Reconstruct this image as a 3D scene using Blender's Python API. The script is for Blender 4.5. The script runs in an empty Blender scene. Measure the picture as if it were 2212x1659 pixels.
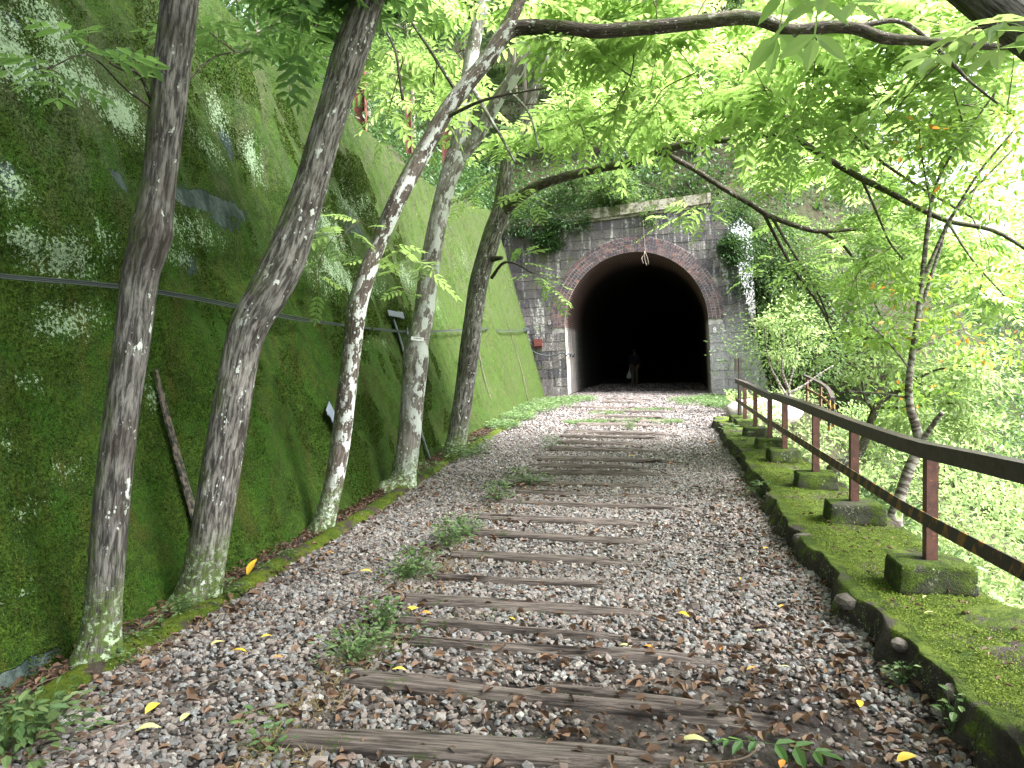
import bpy, math, random
import numpy as np
from mathutils import Matrix, Vector
R = math.radians
rng = np.random.default_rng(11); random.seed(11)
sc = bpy.context.scene
COL = sc.collection
# ------------------------------------------------------------------ camera
FPX = 1661.0          # focal length in units of a 2212 px wide picture
CAMZ, PITCH, ROLL = 1.55, math.atan(64.5/FPX), -0.015
cd = bpy.data.cameras.new('camera'); cam = bpy.data.objects.new('camera', cd); COL.objects.link(cam)
cd.sensor_width = 36.0; cd.lens = 36.0*FPX/2212.0; cd.clip_start = 0.05; cd.clip_end = 900
CR = Matrix.Rotation(math.pi/2-PITCH, 3, 'X') @ Matrix.Rotation(ROLL, 3, 'Z')
cam.matrix_world = Matrix.Translation((0, 0, CAMZ)) @ CR.to_4x4()
sc.camera = cam
# ------------------------------------------------------------------ world, sun, exposure
SUN_DIR = Vector((0.80, -0.30, 1.15)).normalized()      # towards the sun
w = bpy.data.worlds.new('World'); sc.world = w; w.use_nodes = True
nt = w.node_tree; bg = nt.nodes['Background']
sky = nt.nodes.new('ShaderNodeTexSky'); sky.sky_type = 'NISHITA'; sky.sun_disc = False
sky.sun_elevation = math.asin(SUN_DIR.z); sky.sun_rotation = math.atan2(SUN_DIR.x, SUN_DIR.y)
sky.dust_density = 6.0; sky.air_density = 1.0; sky.ozone_density = 1.0
hsv = nt.nodes.new('ShaderNodeHueSaturation'); hsv.inputs['Saturation'].default_value = 0.35
nt.links.new(sky.outputs[0], hsv.inputs['Color']); nt.links.new(hsv.outputs[0], bg.inputs['Color'])
bg.inputs['Strength'].default_value = 0.15
sd = bpy.data.lights.new('sun', 'SUN'); sd.energy = 4.6; sd.angle = R(26); sd.color = (1.0, 0.98, 0.95)
sun = bpy.data.objects.new('sun', sd); COL.objects.link(sun)
sun.rotation_euler = SUN_DIR.to_track_quat('Z', 'Y').to_euler(); sun.location = (10, -5, 20)
vs = sc.view_settings; vs.view_transform = 'Standard'; vs.look = 'None'; vs.exposure = 2.6; vs.gamma = 1.0
cy = sc.cycles
cy.max_bounces = 7; cy.diffuse_bounces = 4; cy.glossy_bounces = 2; cy.transmission_bounces = 3; cy.transparent_max_bounces = 4
cy.caustics_reflective = False; cy.caustics_refractive = False
# ------------------------------------------------------------------ picture helpers
def ray(px, py):
    v = CR @ Vector(((px-1106)/FPX, -(py-829.5)/FPX, -1.0)); return v
def W(px, py, Y):
    v = ray(px, py); t = Y/v.y; return Vector((v.x*t, Y, CAMZ+v.z*t))
def G(px, py, z=0.0):
    v = ray(px, py); t = (z-CAMZ)/v.z; return Vector((v.x*t, v.y*t, z))
# ------------------------------------------------------------------ noise
def _h(ix, iy, iz, seed):
    n = (ix*374761393 + iy*668265263 + iz*2147483647 + seed*974634777).astype(np.int64) & 0xffffffff
    n = ((n ^ (n >> 13))*1274126177) & 0xffffffff
    n = ((n ^ (n >> 16))*2246822519) & 0xffffffff
    return ((n ^ (n >> 15)) & 0xffffff)/float(0xffffff)
def vnoise(x, y, z, seed=0):
    x, y, z = np.broadcast_arrays(np.asarray(x, float), np.asarray(y, float), np.asarray(z, float))
    ix, iy, iz = np.floor(x).astype(np.int64), np.floor(y).astype(np.int64), np.floor(z).astype(np.int64)
    fx, fy, fz = x-ix, y-iy, z-iz
    fx, fy, fz = fx*fx*(3-2*fx), fy*fy*(3-2*fy), fz*fz*(3-2*fz)
    r = 0
    for a in (0, 1):
        for b in (0, 1):
            for c in (0, 1):
                r = r + _h(ix+a, iy+b, iz+c, seed)*(fx if a else 1-fx)*(fy if b else 1-fy)*(fz if c else 1-fz)
    return r*2-1
def fbm(x, y, z, s=1.0, o=4, seed=0):
    r = 0; a = 1.0; t = 0
    for k in range(o):
        r = r + a*vnoise(np.asarray(x)*s, np.asarray(y)*s, np.asarray(z)*s, seed+k*7); t += a; a *= .5; s *= 2.03
    return r/t
# ------------------------------------------------------------------ objects
def tag(o, label=None, cat=None, group=None, kind=None):
    if label: o['label'] = label
    if cat: o['category'] = cat
    if group: o['group'] = group
    if kind: o['kind'] = kind
    return o
def empty(name, loc=(0, 0, 0), rz=0.0):
    o = bpy.data.objects.new(name, None); COL.objects.link(o); o.location = loc; o.rotation_euler = (0, 0, rz)
    o.empty_display_size = .1; return o
def mesh(name, V, F, mat, parent=None, smooth=False, var=None, vec=None, fl=None, world=True):
    """V (n,3); F list of int arrays (m,k); var per-face float; vec per-vertex vector 'bk'; fl dict per-vertex floats"""
    V = np.asarray(V, dtype=np.float32).reshape(-1, 3)
    if not isinstance(F, (list, tuple)) or isinstance(F[0], (list, tuple)): F = [np.asarray(F)]
    F = [np.asarray(f, dtype=np.int32) for f in F if len(f)]
    if world and parent is not None:
        q = parent
        while q is not None: V = V-np.array(q.location, dtype=np.float32); q = q.parent
    me = bpy.data.meshes.new(name)
    me.vertices.add(len(V)); me.vertices.foreach_set('co', V.ravel())
    nl = sum(f.size for f in F); npoly = sum(len(f) for f in F)
    me.loops.add(nl); me.loops.foreach_set('vertex_index', np.concatenate([f.ravel() for f in F]))
    me.polygons.add(npoly)
    tot = np.concatenate([np.full(len(f), f.shape[1], dtype=np.int32) for f in F])
    st = np.concatenate([[0], np.cumsum(tot)[:-1]]).astype(np.int32)
    me.polygons.foreach_set('loop_start', st)
    me.polygons.foreach_set('use_smooth', np.full(npoly, bool(smooth)))
    me.update(calc_edges=True)
    if var is not None:
        a = me.attributes.new('var', 'FLOAT', 'FACE'); a.data.foreach_set('value', np.asarray(var, dtype=np.float32))
    if vec is not None:
        a = me.attributes.new('bk', 'FLOAT_VECTOR', 'POINT'); a.data.foreach_set('vector', np.asarray(vec, dtype=np.float32).ravel())
    for k, v in (fl or {}).items():
        a = me.attributes.new(k, 'FLOAT', 'POINT'); a.data.foreach_set('value', np.asarray(v, dtype=np.float32))
    me.materials.append(mat)
    o = bpy.data.objects.new(name, me); COL.objects.link(o)
    if parent is not None: o.parent = parent
    return o
class MB:
    """collects pieces of one mesh"""
    def __init__(s): s.V = []; s.F = []; s.n = 0; s.var = []; s.vec = []
    def add(s, V, F, var=None, vec=None):
        V = np.asarray(V, float).reshape(-1, 3)
        if not isinstance(F, (list, tuple)): F = [F]
        v = random.random() if var is None else var
        for f in F:
            f = np.asarray(f)
            s.F.append(f+s.n); s.var.append(np.full(len(f), v) if np.isscalar(v) else v)
        s.V.append(V); s.vec.append(np.zeros_like(V) if vec is None else vec); s.n += len(V)
    def box(s, c, size, M=None, var=None, jit=0):
        x, y, z = [q/2 for q in size]
        P = np.array([[-x,-y,-z],[x,-y,-z],[x,y,-z],[-x,y,-z],[-x,-y,z],[x,-y,z],[x,y,z],[-x,y,z]])
        if jit: P = P+rng.normal(0, jit, P.shape)
        if M is not None: P = P @ np.array(M).T
        s.add(P+np.array(c), BOXF, var)
    def tube(s, P, r, n=8, cap=True, var=None, jit=0, seed=0):
        V, F, vec = tube(P, r, n, cap, jit, seed); s.add(V, F, var, vec)
    def build(s, name, mat, parent=None, smooth=False, **k):
        fs = {}
        for f, v in zip(s.F, s.var):
            a = fs.setdefault(f.shape[1], ([], [])); a[0].append(f); a[1].append(v)
        return mesh(name, np.concatenate(s.V), [np.concatenate(a[0]) for a in fs.values()], mat, parent, smooth,
                    np.concatenate([np.concatenate(a[1]) for a in fs.values()]), np.concatenate(s.vec), **k)
BOXF = np.array([[0,3,2,1],[4,5,6,7],[0,1,5,4],[1,2,6,5],[2,3,7,6],[3,0,4,7]])
def nrm(a): return a/np.maximum(np.linalg.norm(a, axis=-1, keepdims=True), 1e-9)
def leaves(B, D, N, L, wr=.36, fold=.12, droop=.12, w2=None):
    D = nrm(D); S = nrm(np.cross(N, D)); N = np.cross(D, S); L = np.asarray(L)[:, None]; wd = L*wr
    dz = np.array([0, 0, -1.0])*L*droop
    v = np.stack([B, B+D*L*.32+S*wd*.5+N*wd*fold+dz*.1, B+D*L*.70+S*wd*.40+N*wd*fold+dz*.5, B+D*L+dz, B+D*L*.70-S*wd*.40+N*wd*fold+dz*.5, B+D*L*.32-S*wd*.5+N*wd*fold+dz*.1], 1)
    n = len(B); i = (np.arange(n)*6)[:, None]
    F = np.concatenate([i+np.array([[0, 1, 2, 3]]), i+np.array([[3, 4, 5, 0]])], 1).reshape(-1, 4)
    return v.reshape(-1, 3), F
def tube(P, r, n=8, cap=True, jit=0, seed=0):
    P = np.asarray(P, float); m = len(P); r = np.broadcast_to(np.asarray(r, float), (m,))
    T = nrm(np.gradient(P, axis=0)); ref = np.array([0, 1.0, 0]) if abs(T[0][1]) < .9 else np.array([1.0, 0, 0])
    U = np.zeros_like(P); u = nrm(ref-np.dot(ref, T[0])*T[0]); U[0] = u
    for i in range(1, m):
        u = u-np.dot(u, T[i])*T[i]; u = u/np.linalg.norm(u); U[i] = u
    B = np.cross(T, U); th = np.linspace(0, 2*math.pi, n, endpoint=False)
    L = np.concatenate([[0], np.cumsum(np.linalg.norm(np.diff(P, axis=0), axis=1))])
    cs, sn_ = np.cos(th), np.sin(th)
    rr = np.repeat(r[:, None], n, 1)
    if jit:
        q = fbm(cs[None]*1.4, sn_[None]*1.4, (L[:, None])*1.6, 1.0, 4, seed); rid = fbm(cs[None]*5, sn_[None]*5, L[:, None]*2.2, 1.0, 2, seed+3)
        rr = rr*(1+jit*q+jit*.35*rid)
    V = P[:, None]+rr[..., None]*(cs[None, :, None]*U[:, None]+sn_[None, :, None]*B[:, None])
    vec = np.stack([np.repeat((cs*r.mean())[None], m, 0), np.repeat((sn_*r.mean())[None], m, 0), np.repeat(L[:, None], n, 1)], -1)+seed*3.1
    i = np.arange(m-1)[:, None]*n; j = np.arange(n)[None]; k = (j+1) % n
    F = [np.stack([i+j, i+k, i+n+k, i+n+j], -1).reshape(-1, 4)]
    V = V.reshape(-1, 3); vec = vec.reshape(-1, 3)
    if cap:
        V = np.concatenate([V, P[:1], P[-1:]]); vec = np.concatenate([vec, vec[:1], vec[-1:]]); a = m*n
        jj = np.arange(n); kk = (jj+1) % n
        F.append(np.concatenate([np.stack([kk, jj, np.full(n, a)], -1), np.stack([(m-1)*n+jj, (m-1)*n+kk, np.full(n, a+1)], -1)]))
    return V, F, vec
def spline(P, k=8):
    """Catmull-Rom through rows of P (any number of columns)"""
    P = np.asarray(P, float)
    if len(P) < 3: return P[0]+(P[-1]-P[0])*np.linspace(0, 1, k+1)[:, None]
    Q = np.concatenate([[2*P[0]-P[1]], P, [2*P[-1]-P[-2]]]); out = []
    t = np.linspace(0, 1, k, endpoint=False)[:, None]
    for i in range(1, len(Q)-2):
        a, b, c, d = Q[i-1], Q[i], Q[i+1], Q[i+2]
        out.append(.5*((2*b)+(c-a)*t+(2*a-5*b+4*c-d)*t*t+(3*b-a-3*c+d)*t**3))
    out.append(P[-1:]); return np.concatenate(out)
def grid(nu, nv):
    i = np.arange(nu-1)[:, None]*nv; j = np.arange(nv-1)[None]
    return np.stack([i+j, i+nv+j, i+nv+j+1, i+j+1], -1).reshape(-1, 4)
# ------------------------------------------------------------------ materials
class NT:
    def __init__(s, name):
        s.m = bpy.data.materials.new(name); s.m.use_nodes = True; s.t = s.m.node_tree
        for n in list(s.t.nodes): s.t.nodes.remove(n)
        s.out = s.t.nodes.new('ShaderNodeOutputMaterial')
    def n(s, typ, ins=None, out=0, **props):
        nd = s.t.nodes.new('ShaderNode'+typ)
        for k, v in props.items(): setattr(nd, k, v)
        for k, v in (ins or {}).items(): s.set(nd.inputs[k], v)
        return nd.outputs[out] if out is not None else nd
    def set(s, sock, v):
        if isinstance(v, bpy.types.NodeSocket): s.t.links.new(v, sock)
        elif isinstance(v, tuple) and len(v) == 3 and sock.type == 'RGBA': sock.default_value = (*v, 1)
        else: sock.default_value = v
    def mix(s, f, a, b, bt='MIX'):
        nd = s.t.nodes.new('ShaderNodeMix'); nd.data_type = 'RGBA'; nd.blend_type = bt
        s.set(nd.inputs[0], f); s.set(nd.inputs[6], a); s.set(nd.inputs[7], b); return nd.outputs[2]
    def math(s, op, a, b=0.0, c=None, clamp=False):
        nd = s.t.nodes.new('ShaderNodeMath'); nd.operation = op; nd.use_clamp = clamp
        s.set(nd.inputs[0], a); s.set(nd.inputs[1], b)
        if c is not None: s.set(nd.inputs[2], c)
        return nd.outputs[0]
    def step(s, v, lo, hi, a=0.0, b=1.0):
        nd = s.t.nodes.new('ShaderNodeMapRange'); nd.interpolation_type = 'SMOOTHSTEP'
        s.set(nd.inputs[0], v)
        for i, q in zip((1, 2, 3, 4), (lo, hi, a, b)): s.set(nd.inputs[i], q)
        return nd.outputs[0]
    def noise(s, co, scale, detail=4, rough=.6, dist=0.0, out=0):
        return s.n('TexNoise', {'Vector': co, 'Scale': scale, 'Detail': detail, 'Roughness': rough, 'Distortion': dist}, out)
    def scale(s, co, v): return s.n('VectorMath', {0: co, 1: v}, operation='MULTIPLY')
    def pos(s): return s.n('NewGeometry')
    def obj(s): return s.n('TexCoord', out=3)
    def attr(s, name, out=2): return s.n('Attribute', out=out, attribute_name=name)
    def bump(s, h, strength=.5, dist=.02, nrm=None):
        ins = {'Height': h, 'Strength': strength, 'Distance': dist}
        if nrm is not None: ins['Normal'] = nrm
        return s.n('Bump', ins)
    def pbr(s, col, rough=.8, bump=None, spec=.3, metal=0.0):
        ins = {'Base Color': col, 'Roughness': rough, 'Specular IOR Level': spec, 'Metallic': metal}
        if bump is not None: ins['Normal'] = bump
        b = s.n('BsdfPrincipled', ins); s.t.links.new(b, s.out.inputs[0]); return s.m
def leaf_mat(name, c1, c2, trans, tf=.45, rough=.4, spec=.4, extra=None):
    m = NT(name); v = m.attr('var')
    col = m.mix(v, c1, c2)
    if extra is not None: col = m.mix(m.step(v, .965, .975), col, extra)
    d = m.n('BsdfPrincipled', {'Base Color': col, 'Roughness': rough, 'Specular IOR Level': spec})
    tc = m.mix(v, trans, tuple(x*.7 for x in trans))
    if extra is not None: tc = m.mix(m.step(v, .965, .975), tc, extra)
    t = m.n('BsdfTranslucent', {'Color': tc})
    mx = m.n('MixShader', {0: tf, 1: d, 2: t}); m.t.links.new(mx, m.out.inputs[0]); return m.m
M = {}
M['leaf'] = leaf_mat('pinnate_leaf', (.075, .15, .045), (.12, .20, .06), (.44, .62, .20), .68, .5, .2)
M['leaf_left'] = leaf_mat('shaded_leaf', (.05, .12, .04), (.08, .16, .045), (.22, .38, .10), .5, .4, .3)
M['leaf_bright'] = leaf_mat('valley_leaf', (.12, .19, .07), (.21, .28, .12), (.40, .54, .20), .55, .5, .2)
M['leaf_turning'] = leaf_mat('turning_leaf', (.09, .18, .025), (.16, .26, .05), (.32, .5, .08), .45, .45, .4, (.75, .28, .05))
M['leaf_dark'] = leaf_mat('evergreen_leaf', (.020, .056, .018), (.046, .095, .028), (.08, .16, .035), .3, .45, .25)
M['leaf_forest'] = leaf_mat('forest_leaf', (.03, .07, .022), (.085, .14, .045), (.17, .28, .07), .45, .5, .25)
M['weed'] = leaf_mat('weed_leaf', (.055, .11, .040), (.12, .17, .065), (.13, .22, .07), .35, .5, .3)
M['straw'] = leaf_mat('dry_grass', (.20, .15, .08), (.33, .26, .14), (.3, .22, .1), .2, .8, .1)
M['yellow_leaf'] = leaf_mat('yellow_leaf', (.56, .34, .03), (.50, .39, .07), (.6, .4, .05), .15, .5, .3)
M['brown_leaf'] = leaf_mat('brown_litter', (.045, .026, .018), (.155, .095, .062), (.07, .04, .02), .1, .6, .25)
M['pale_leaf'] = leaf_mat('pale_leaf', (.36, .34, .16), (.42, .42, .20), (.3, .3, .1), .15, .5, .3)
M['orange_leaf'] = leaf_mat('orange_leaf', (.55, .18, .03), (.5, .25, .05), (.4, .15, .03), .15, .5, .3)

def bark(name, base, light, lich, lichamt, fiss=1.0, lscale=9.0, mossz=(.10, .62)):
    m = NT(name); bk = m.attr('bk', 1); P = m.pos()
    st = m.scale(bk, (1, 1, .16)); f = m.noise(st, 55*fiss, 5, .65, .4)
    big = m.noise(bk, 3.2, 4, .6)
    col = m.mix(m.step(f, .38, .66), base, light)
    col = m.mix(m.step(big, .45, .62), col, m.mix(.5, col, (.03, .022, .018)))
    # lichen: small round spots gathered in patches + large blotches
    vor = m.n('TexVoronoi', {'Vector': m.scale(bk, (1, 1, .6)), 'Scale': lscale*5, 'Randomness': 1.0}, 0)
    patch = m.noise(m.scale(bk, (1.6, 1.6, .8)), lscale*.55, 3, .6)
    vr = m.noise(m.scale(bk, (1, 1, .6)), lscale*2.3, 3, .7); spot = m.math('MULTIPLY', m.step(m.math('ADD', vor, m.math('MULTIPLY', vr, .5)), .42, .50, 1, 0), m.step(patch, .60-lichamt*.2, .70-lichamt*.2))
    blot = m.step(m.noise(m.scale(bk, (1.3, 1.3, .75)), lscale*1.5, 5, .62), .66-lichamt*.2, .70-lichamt*.2)
    # more lichen on the valley side, moss on the wall side
    side = m.n('SeparateXYZ', {0: m.n('NewGeometry', out=1)}, 0)
    blot = m.math('MULTIPLY', blot, m.step(side, -.5, .5, .25, 1))
    lm = m.math('MAXIMUM', spot, blot)
    col = m.mix(m.math('MULTIPLY', lm, m.step(m.noise(bk, 60, 2), .2, .5, .55, 1)), col, lich)
    z = m.n('SeparateXYZ', {0: P}, 2)
    mz = m.step(m.math('ADD', z, m.math('MULTIPLY', m.noise(bk, 7, 4), -.7)), mossz[0]-.35, mossz[1]-.35, 1, 0)
    ml = m.math('MULTIPLY', m.step(side, .35, -.75), m.step(m.noise(bk, 5, 3), .42, .6))
    mo = m.math('MULTIPLY', m.math('MAXIMUM', mz, m.math('MULTIPLY', ml, .75)), m.step(m.noise(bk, 38, 4), .36, .55))
    mcol = m.mix(m.noise(bk, 30, 3), (.03, .055, .01), (.10, .14, .03))
    mint = m.math('MULTIPLY', m.step(m.noise(bk, 26, 5, .7), .53, .60), m.step(z, .55, .15))
    col = m.mix(mo, col, mcol); col = m.mix(mint, col, (.30, .38, .26))
    h = m.math('ADD', m.math('MULTIPLY', f, 1.0), m.math('MULTIPLY', lm, .25))
    return m.pbr(col, .85, m.bump(h, .9, .018), .2)
M['bark_dark'] = bark('bark_dark', (.024, .022, .0205), (.165, .155, .148), (.46, .50, .46), .1)
M['bark_ridge'] = bark('bark_ridged', (.030, .027, .025), (.225, .21, .20), (.52, .55, .53), .25, .9)
M['bark_spot'] = bark('bark_spotted', (.07, .055, .048), (.19, .16, .145), (.60, .63, .62), .8, 1.2, 7)
M['bark_grey'] = bark('bark_grey', (.12, .105, .095), (.27, .25, .235), (.46, .48, .47), .9, .7, 5)
M['bark_branch'] = bark('bark_branch', (.022, .018, .015), (.09, .072, .06), (.42, .44, .40), .3, 1.5, 12, (-9, -8))
M['twig'] = NT('twig').pbr((.07, .05, .035), .8)
m = NT('banded_bark'); bk = m.attr('bk', 1)
ring = m.noise(m.scale(bk, (.3, .3, 1)), 28, 3, .7)
M['bark_band'] = m.pbr(m.mix(m.step(ring, .44, .56), (.05, .036, .032), (.19, .18, .16)), .7, m.bump(ring, .4, .01))
m = NT('forest_trunk'); bk = m.attr('bk', 1)
M['bark_far'] = m.pbr(m.mix(m.noise(m.scale(bk, (1, 1, .3)), 9, 4), (.05, .04, .03), (.30, .26, .22)), .85)

# mossy wall
m = NT('mossy_wall'); P = m.pos(); li = m.attr('lich'); ba = m.attr('bare'); yl = m.attr('yel')
n1 = m.noise(P, 1.1, 5, .62); n2 = m.noise(P, 7, 5, .65); n3 = m.noise(P, 60, 3, .7); n4 = m.noise(P, 150, 2, .7)
strk = m.noise(m.scale(P, (1, 1, .22)), 5.5, 5, .65)
g1 = m.mix(m.step(n2, .35, .65), (.014, .038, .004), (.040, .080, .007))
g1 = m.mix(m.step(strk, .50, .68), g1, (.052, .048, .008))
g1 = m.mix(m.math('MULTIPLY', m.step(m.noise(P, 16, 4, .7), .56, .66), .55), g1, (.055, .042, .012))
g1 = m.mix(m.step(m.noise(P, 2.7, 4, .6), .48, .64), g1, (.022, .070, .004))
gy = m.mix(m.step(n2, .35, .65), (.022, .040, .006), (.052, .070, .012))
gy = m.mix(m.math('MULTIPLY', m.step(strk, .49, .57), .85), gy, (.050, .044, .032))
zw = m.n('SeparateXYZ', {0: P}, 2); up = m.math('MULTIPLY', m.step(zw, 2.1, 3.0), m.step(strk, .44, .60)); g1 = m.mix(m.math('MULTIPLY', up, .65), g1, m.mix(m.step(n2, .4, .6), (.042, .058, .032), (.085, .100, .058)))
gy = m.mix(m.math('MULTIPLY', m.step(m.noise(P, 13, 6, .75), .44, .60), .8), gy, (.016, .026, .006)); gy = m.mix(m.math('MULTIPLY', m.step(m.noise(m.scale(P, (1, 1, .4)), 20, 5, .75), .60, .66), .55), gy, (.20, .22, .13))
gr = m.mix(m.math('MULTIPLY', yl, .7), g1, gy)
gr = m.mix(m.step(n3, .38, .60), m.mix(.72, gr, (.006, .014, .003)), gr)
gr = m.mix(m.math('MULTIPLY', m.step(n4, .52, .62), .5), gr, (.09, .15, .02))
bm = m.step(m.math('ADD', ba, m.math('MULTIPLY', m.math('SUBTRACT', n2, .5), 1.3)), .48, .58)
bc = m.mix(m.step(strk, .4, .62), (.020, .032, .030), (.058, .076, .072))
gr = m.mix(bm, gr, bc)
lm = m.math('ADD', li, m.math('MULTIPLY', m.math('SUBTRACT', n1, .5), .35))
pat = m.math('ADD', m.math('MULTIPLY', m.noise(P, 42, 4, .75), .75), m.math('MULTIPLY', m.noise(m.scale(P, (1, 1, .35)), 10, 3, .6), .25))
ls = m.step(m.math('ADD', pat, m.math('MULTIPLY', lm, .22)), .66, .69)
gr = m.mix(m.math('MULTIPLY', ls, .95), gr, m.mix(n4, (.13, .21, .12), (.34, .43, .30)))
hh = m.math('ADD', m.math('MULTIPLY', n3, .6), m.math('ADD', m.math('MULTIPLY', n4, .35), m.math('MULTIPLY', m.noise(P, 22, 3), .9)))
hh = m.math('ADD', m.math('MULTIPLY', hh, m.step(bm, 0, 1, 1, .25)), m.math('MULTIPLY', m.noise(P, 7, 4, .65), 1.6))
M['wall'] = m.pbr(gr, .92, m.bump(hh, 1.0, .035), .12)

def moss(name, top, dark, stone, thr=(.25, .6), litter=True):
    m = NT(name); P = m.pos(); nz = m.n('SeparateXYZ', {0: m.n('NewGeometry', out=1)}, 2)
    n2 = m.noise(P, 9, 5, .65); n3 = m.noise(P, 70, 3, .7); n4 = m.noise(P, 190, 2, .7)
    g = m.mix(m.step(n2, .35, .65), dark, top); g = m.mix(m.step(n3, .3, .6), m.mix(.6, g, tuple(x*.2 for x in dark)), g)
    st = m.mix(m.noise(P, 25, 4), tuple(x*.35 for x in stone), stone)
    k = m.math('MULTIPLY', m.step(m.math('ADD', nz, m.math('MULTIPLY', m.math('SUBTRACT', n2, .5), 1.6)), thr[0], thr[1]), m.step(m.noise(P, 3.1, 5, .65), .41, .48))
    col = m.mix(k, st, g)
    ls = m.math('MULTIPLY', m.step(m.noise(P, 48, 4, .75), .57, .61), m.step(m.noise(P, 4, 2), .45, .6))
    col = m.mix(m.math('MULTIPLY', ls, m.step(nz, .7, .2)), col, (.30, .36, .22))
    if litter: col = m.mix(m.math('MULTIPLY', m.step(m.noise(P, 14, 5, .7, .8), .62, .65), .8), col, (.05, .035, .022))
    hh = m.math('ADD', m.math('MULTIPLY', n3, .8), m.math('MULTIPLY', n4, .5))
    return m.pbr(col, .9, m.bump(hh, 1.0, .03), .12)
M['moss_kerb'] = moss('moss_kerb', (.105, .145, .022), (.036, .064, .010), (.085, .072, .065))
M['moss_curb'] = moss('moss_curb', (.10, .13, .012), (.045, .075, .008), (.075, .06, .05), (.0, .4))
M['moss_block'] = moss('moss_block', (.085, .125, .02), (.035, .06, .010), (.085, .085, .065), (-.25, .35), False)
# gravel stones
m = NT('gravel_stone'); v = m.attr('var'); P = m.pos()
cr = m.n('ValToRGB', {0: v}, None); e = cr.color_ramp
pal = [(0, (.060, .050, .048)), (.20, (.150, .130, .124)), (.36, (.130, .127, .132)), (.50, (.180, .155, .147)), (.62, (.100, .103, .110)), (.73, (.210, .195, .188)), (.82, (.130, .096, .086)), (.89, (.165, .172, .182)), (.975, (.29, .28, .27))]
e.elements[0].position = 0; e.elements[0].color = (*pal[0][1], 1); e.elements[1].position = 1.0; e.elements[1].color = (.36, .35, .33, 1)
for p_, c_ in pal[1:]:
    q = e.elements.new(p_); q.color = (*c_, 1)
e.interpolation = 'CONSTANT'
c = m.mix(m.step(m.noise(P, 75, 4, .7), .35, .65), m.mix(.45, cr.outputs[0], (.08, .06, .05)), cr.outputs[0])
M['gravel'] = m.pbr(c, .8, m.bump(m.noise(P, 160, 3), .5, .004), .25)
# dirt / ballast base
m = NT('dirt'); P = m.pos()
vo = m.n('TexVoronoi', {'Vector': P, 'Scale': 34.0}, None)
c1 = m.mix(m.n('SeparateColor', {0: vo.outputs[1]}, 0), (.022, .017, .016), (.085, .072, .067))
c = m.mix(m.step(m.noise(P, 2.2, 4), .38, .62), c1, (.016, .012, .012))
M['dirt'] = m.pbr(c, .9, m.bump(m.math('ADD', m.noise(P, 60, 4, .7), m.math('MULTIPLY', vo.outputs[0], -.8)), .8, .015), .2)
m = NT('forest_floor'); P = m.pos(); n2 = m.noise(P, 3, 6, .7)
c = m.mix(m.step(n2, .4, .6), (.018, .014, .010), (.026, .042, .014)); c = m.mix(m.step(m.noise(P, 19, 4), .5, .62), c, (.045, .034, .024))
M['floor'] = m.pbr(c, .95, m.bump(m.noise(P, 11, 5, .7), .8, .1), .1)
m = NT('river_water'); P = m.pos()
M['water'] = m.pbr((.22, .26, .25), .12, m.bump(m.noise(m.scale(P, (1, .35, 1)), 2.2, 4), .5, .1), .6)
m = NT('river_rock'); P = m.pos()
M['rock'] = m.pbr(m.mix(m.step(m.noise(P, 3.5, 5, .7), .35, .65), (.25, .21, .20), (.48, .44, .42)), .85, m.bump(m.noise(P, 14, 5, .7), .8, .04), .2)
# sleeper wood
m = NT('weathered_wood'); P = m.obj()
fib = m.noise(m.scale(P, (.045, 1, 1)), 95, 5, .65); lg = m.noise(m.scale(P, (.12, 1, 1)), 18, 4, .6)
c = m.mix(m.step(fib, .35, .65), (.034, .028, .026), (.128, .106, .097)); c = m.mix(m.step(lg, .38, .5), (.018, .014, .013), c)
c = m.mix(m.math('MULTIPLY', m.step(m.noise(P, 5, 4, .6), .60, .68), m.step(m.noise(P, 60, 3), .5, .6)), c, (.035, .055, .012))
M['wood'] = m.pbr(c, .85, m.bump(m.math('ADD', fib, lg), .8, .012), .15)
# masonry
m = NT('portal_stone'); P = m.obj(); v = m.attr('var')
n1 = m.noise(P, 1.4, 5, .65); n2 = m.noise(P, 16, 5, .7); stk = m.noise(m.scale(P, (1, 1, .12)), 4.5, 4, .6)
c = m.mix(v, (.055, .052, .058), (.16, .145, .135)); c = m.mix(m.step(n2, .35, .65), m.mix(.55, c, (.025, .025, .03)), c)
zz = m.n('SeparateXYZ', {0: P}, 2); xx = m.n('SeparateXYZ', {0: P}, 0)
c = m.mix(m.math('MULTIPLY', m.step(stk, .50, .64), m.step(m.noise(P, 11, 4, .7), .4, .6)), c, (.40, .41, .38))
lowr = m.math('MULTIPLY', m.step(xx, 1.5, 3.0), m.step(zz, 3.2, 1.8))  # washed-out light painted onto the lower right stones
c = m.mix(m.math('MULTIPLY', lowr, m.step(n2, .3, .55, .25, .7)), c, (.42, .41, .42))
mg = m.math('MULTIPLY', m.step(n1, .52, .64), m.step(m.noise(P, 24, 4), .4, .55))
c = m.mix(m.math('MULTIPLY', mg, m.step(xx, 1.0, -2.0, .25, .8)), c, (.075, .10, .025))
M['stone'] = m.pbr(c, .75, m.bump(n2, .9, .03), .35)
m = NT('mortar'); P = m.obj()
M['mortar'] = m.pbr(m.mix(m.step(m.noise(P, 5, 4, .6), .4, .6), (.24, .23, .22), (.48, .46, .44)), .9, m.bump(m.noise(P, 40, 3), .5, .01), .2)
m = NT('coping_stone'); P = m.obj()
c = m.mix(m.step(m.noise(P, 3, 5, .65), .42, .58), (.08, .09, .04), (.27, .255, .21)); c = m.mix(m.step(m.noise(P, 13, 4), .55, .62), c, (.06, .09, .02))
M['coping'] = m.pbr(c, .85, m.bump(m.noise(P, 22, 4), .7, .03), .2)
m = NT('portal_brick'); P = m.obj(); v = m.attr('var')
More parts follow.
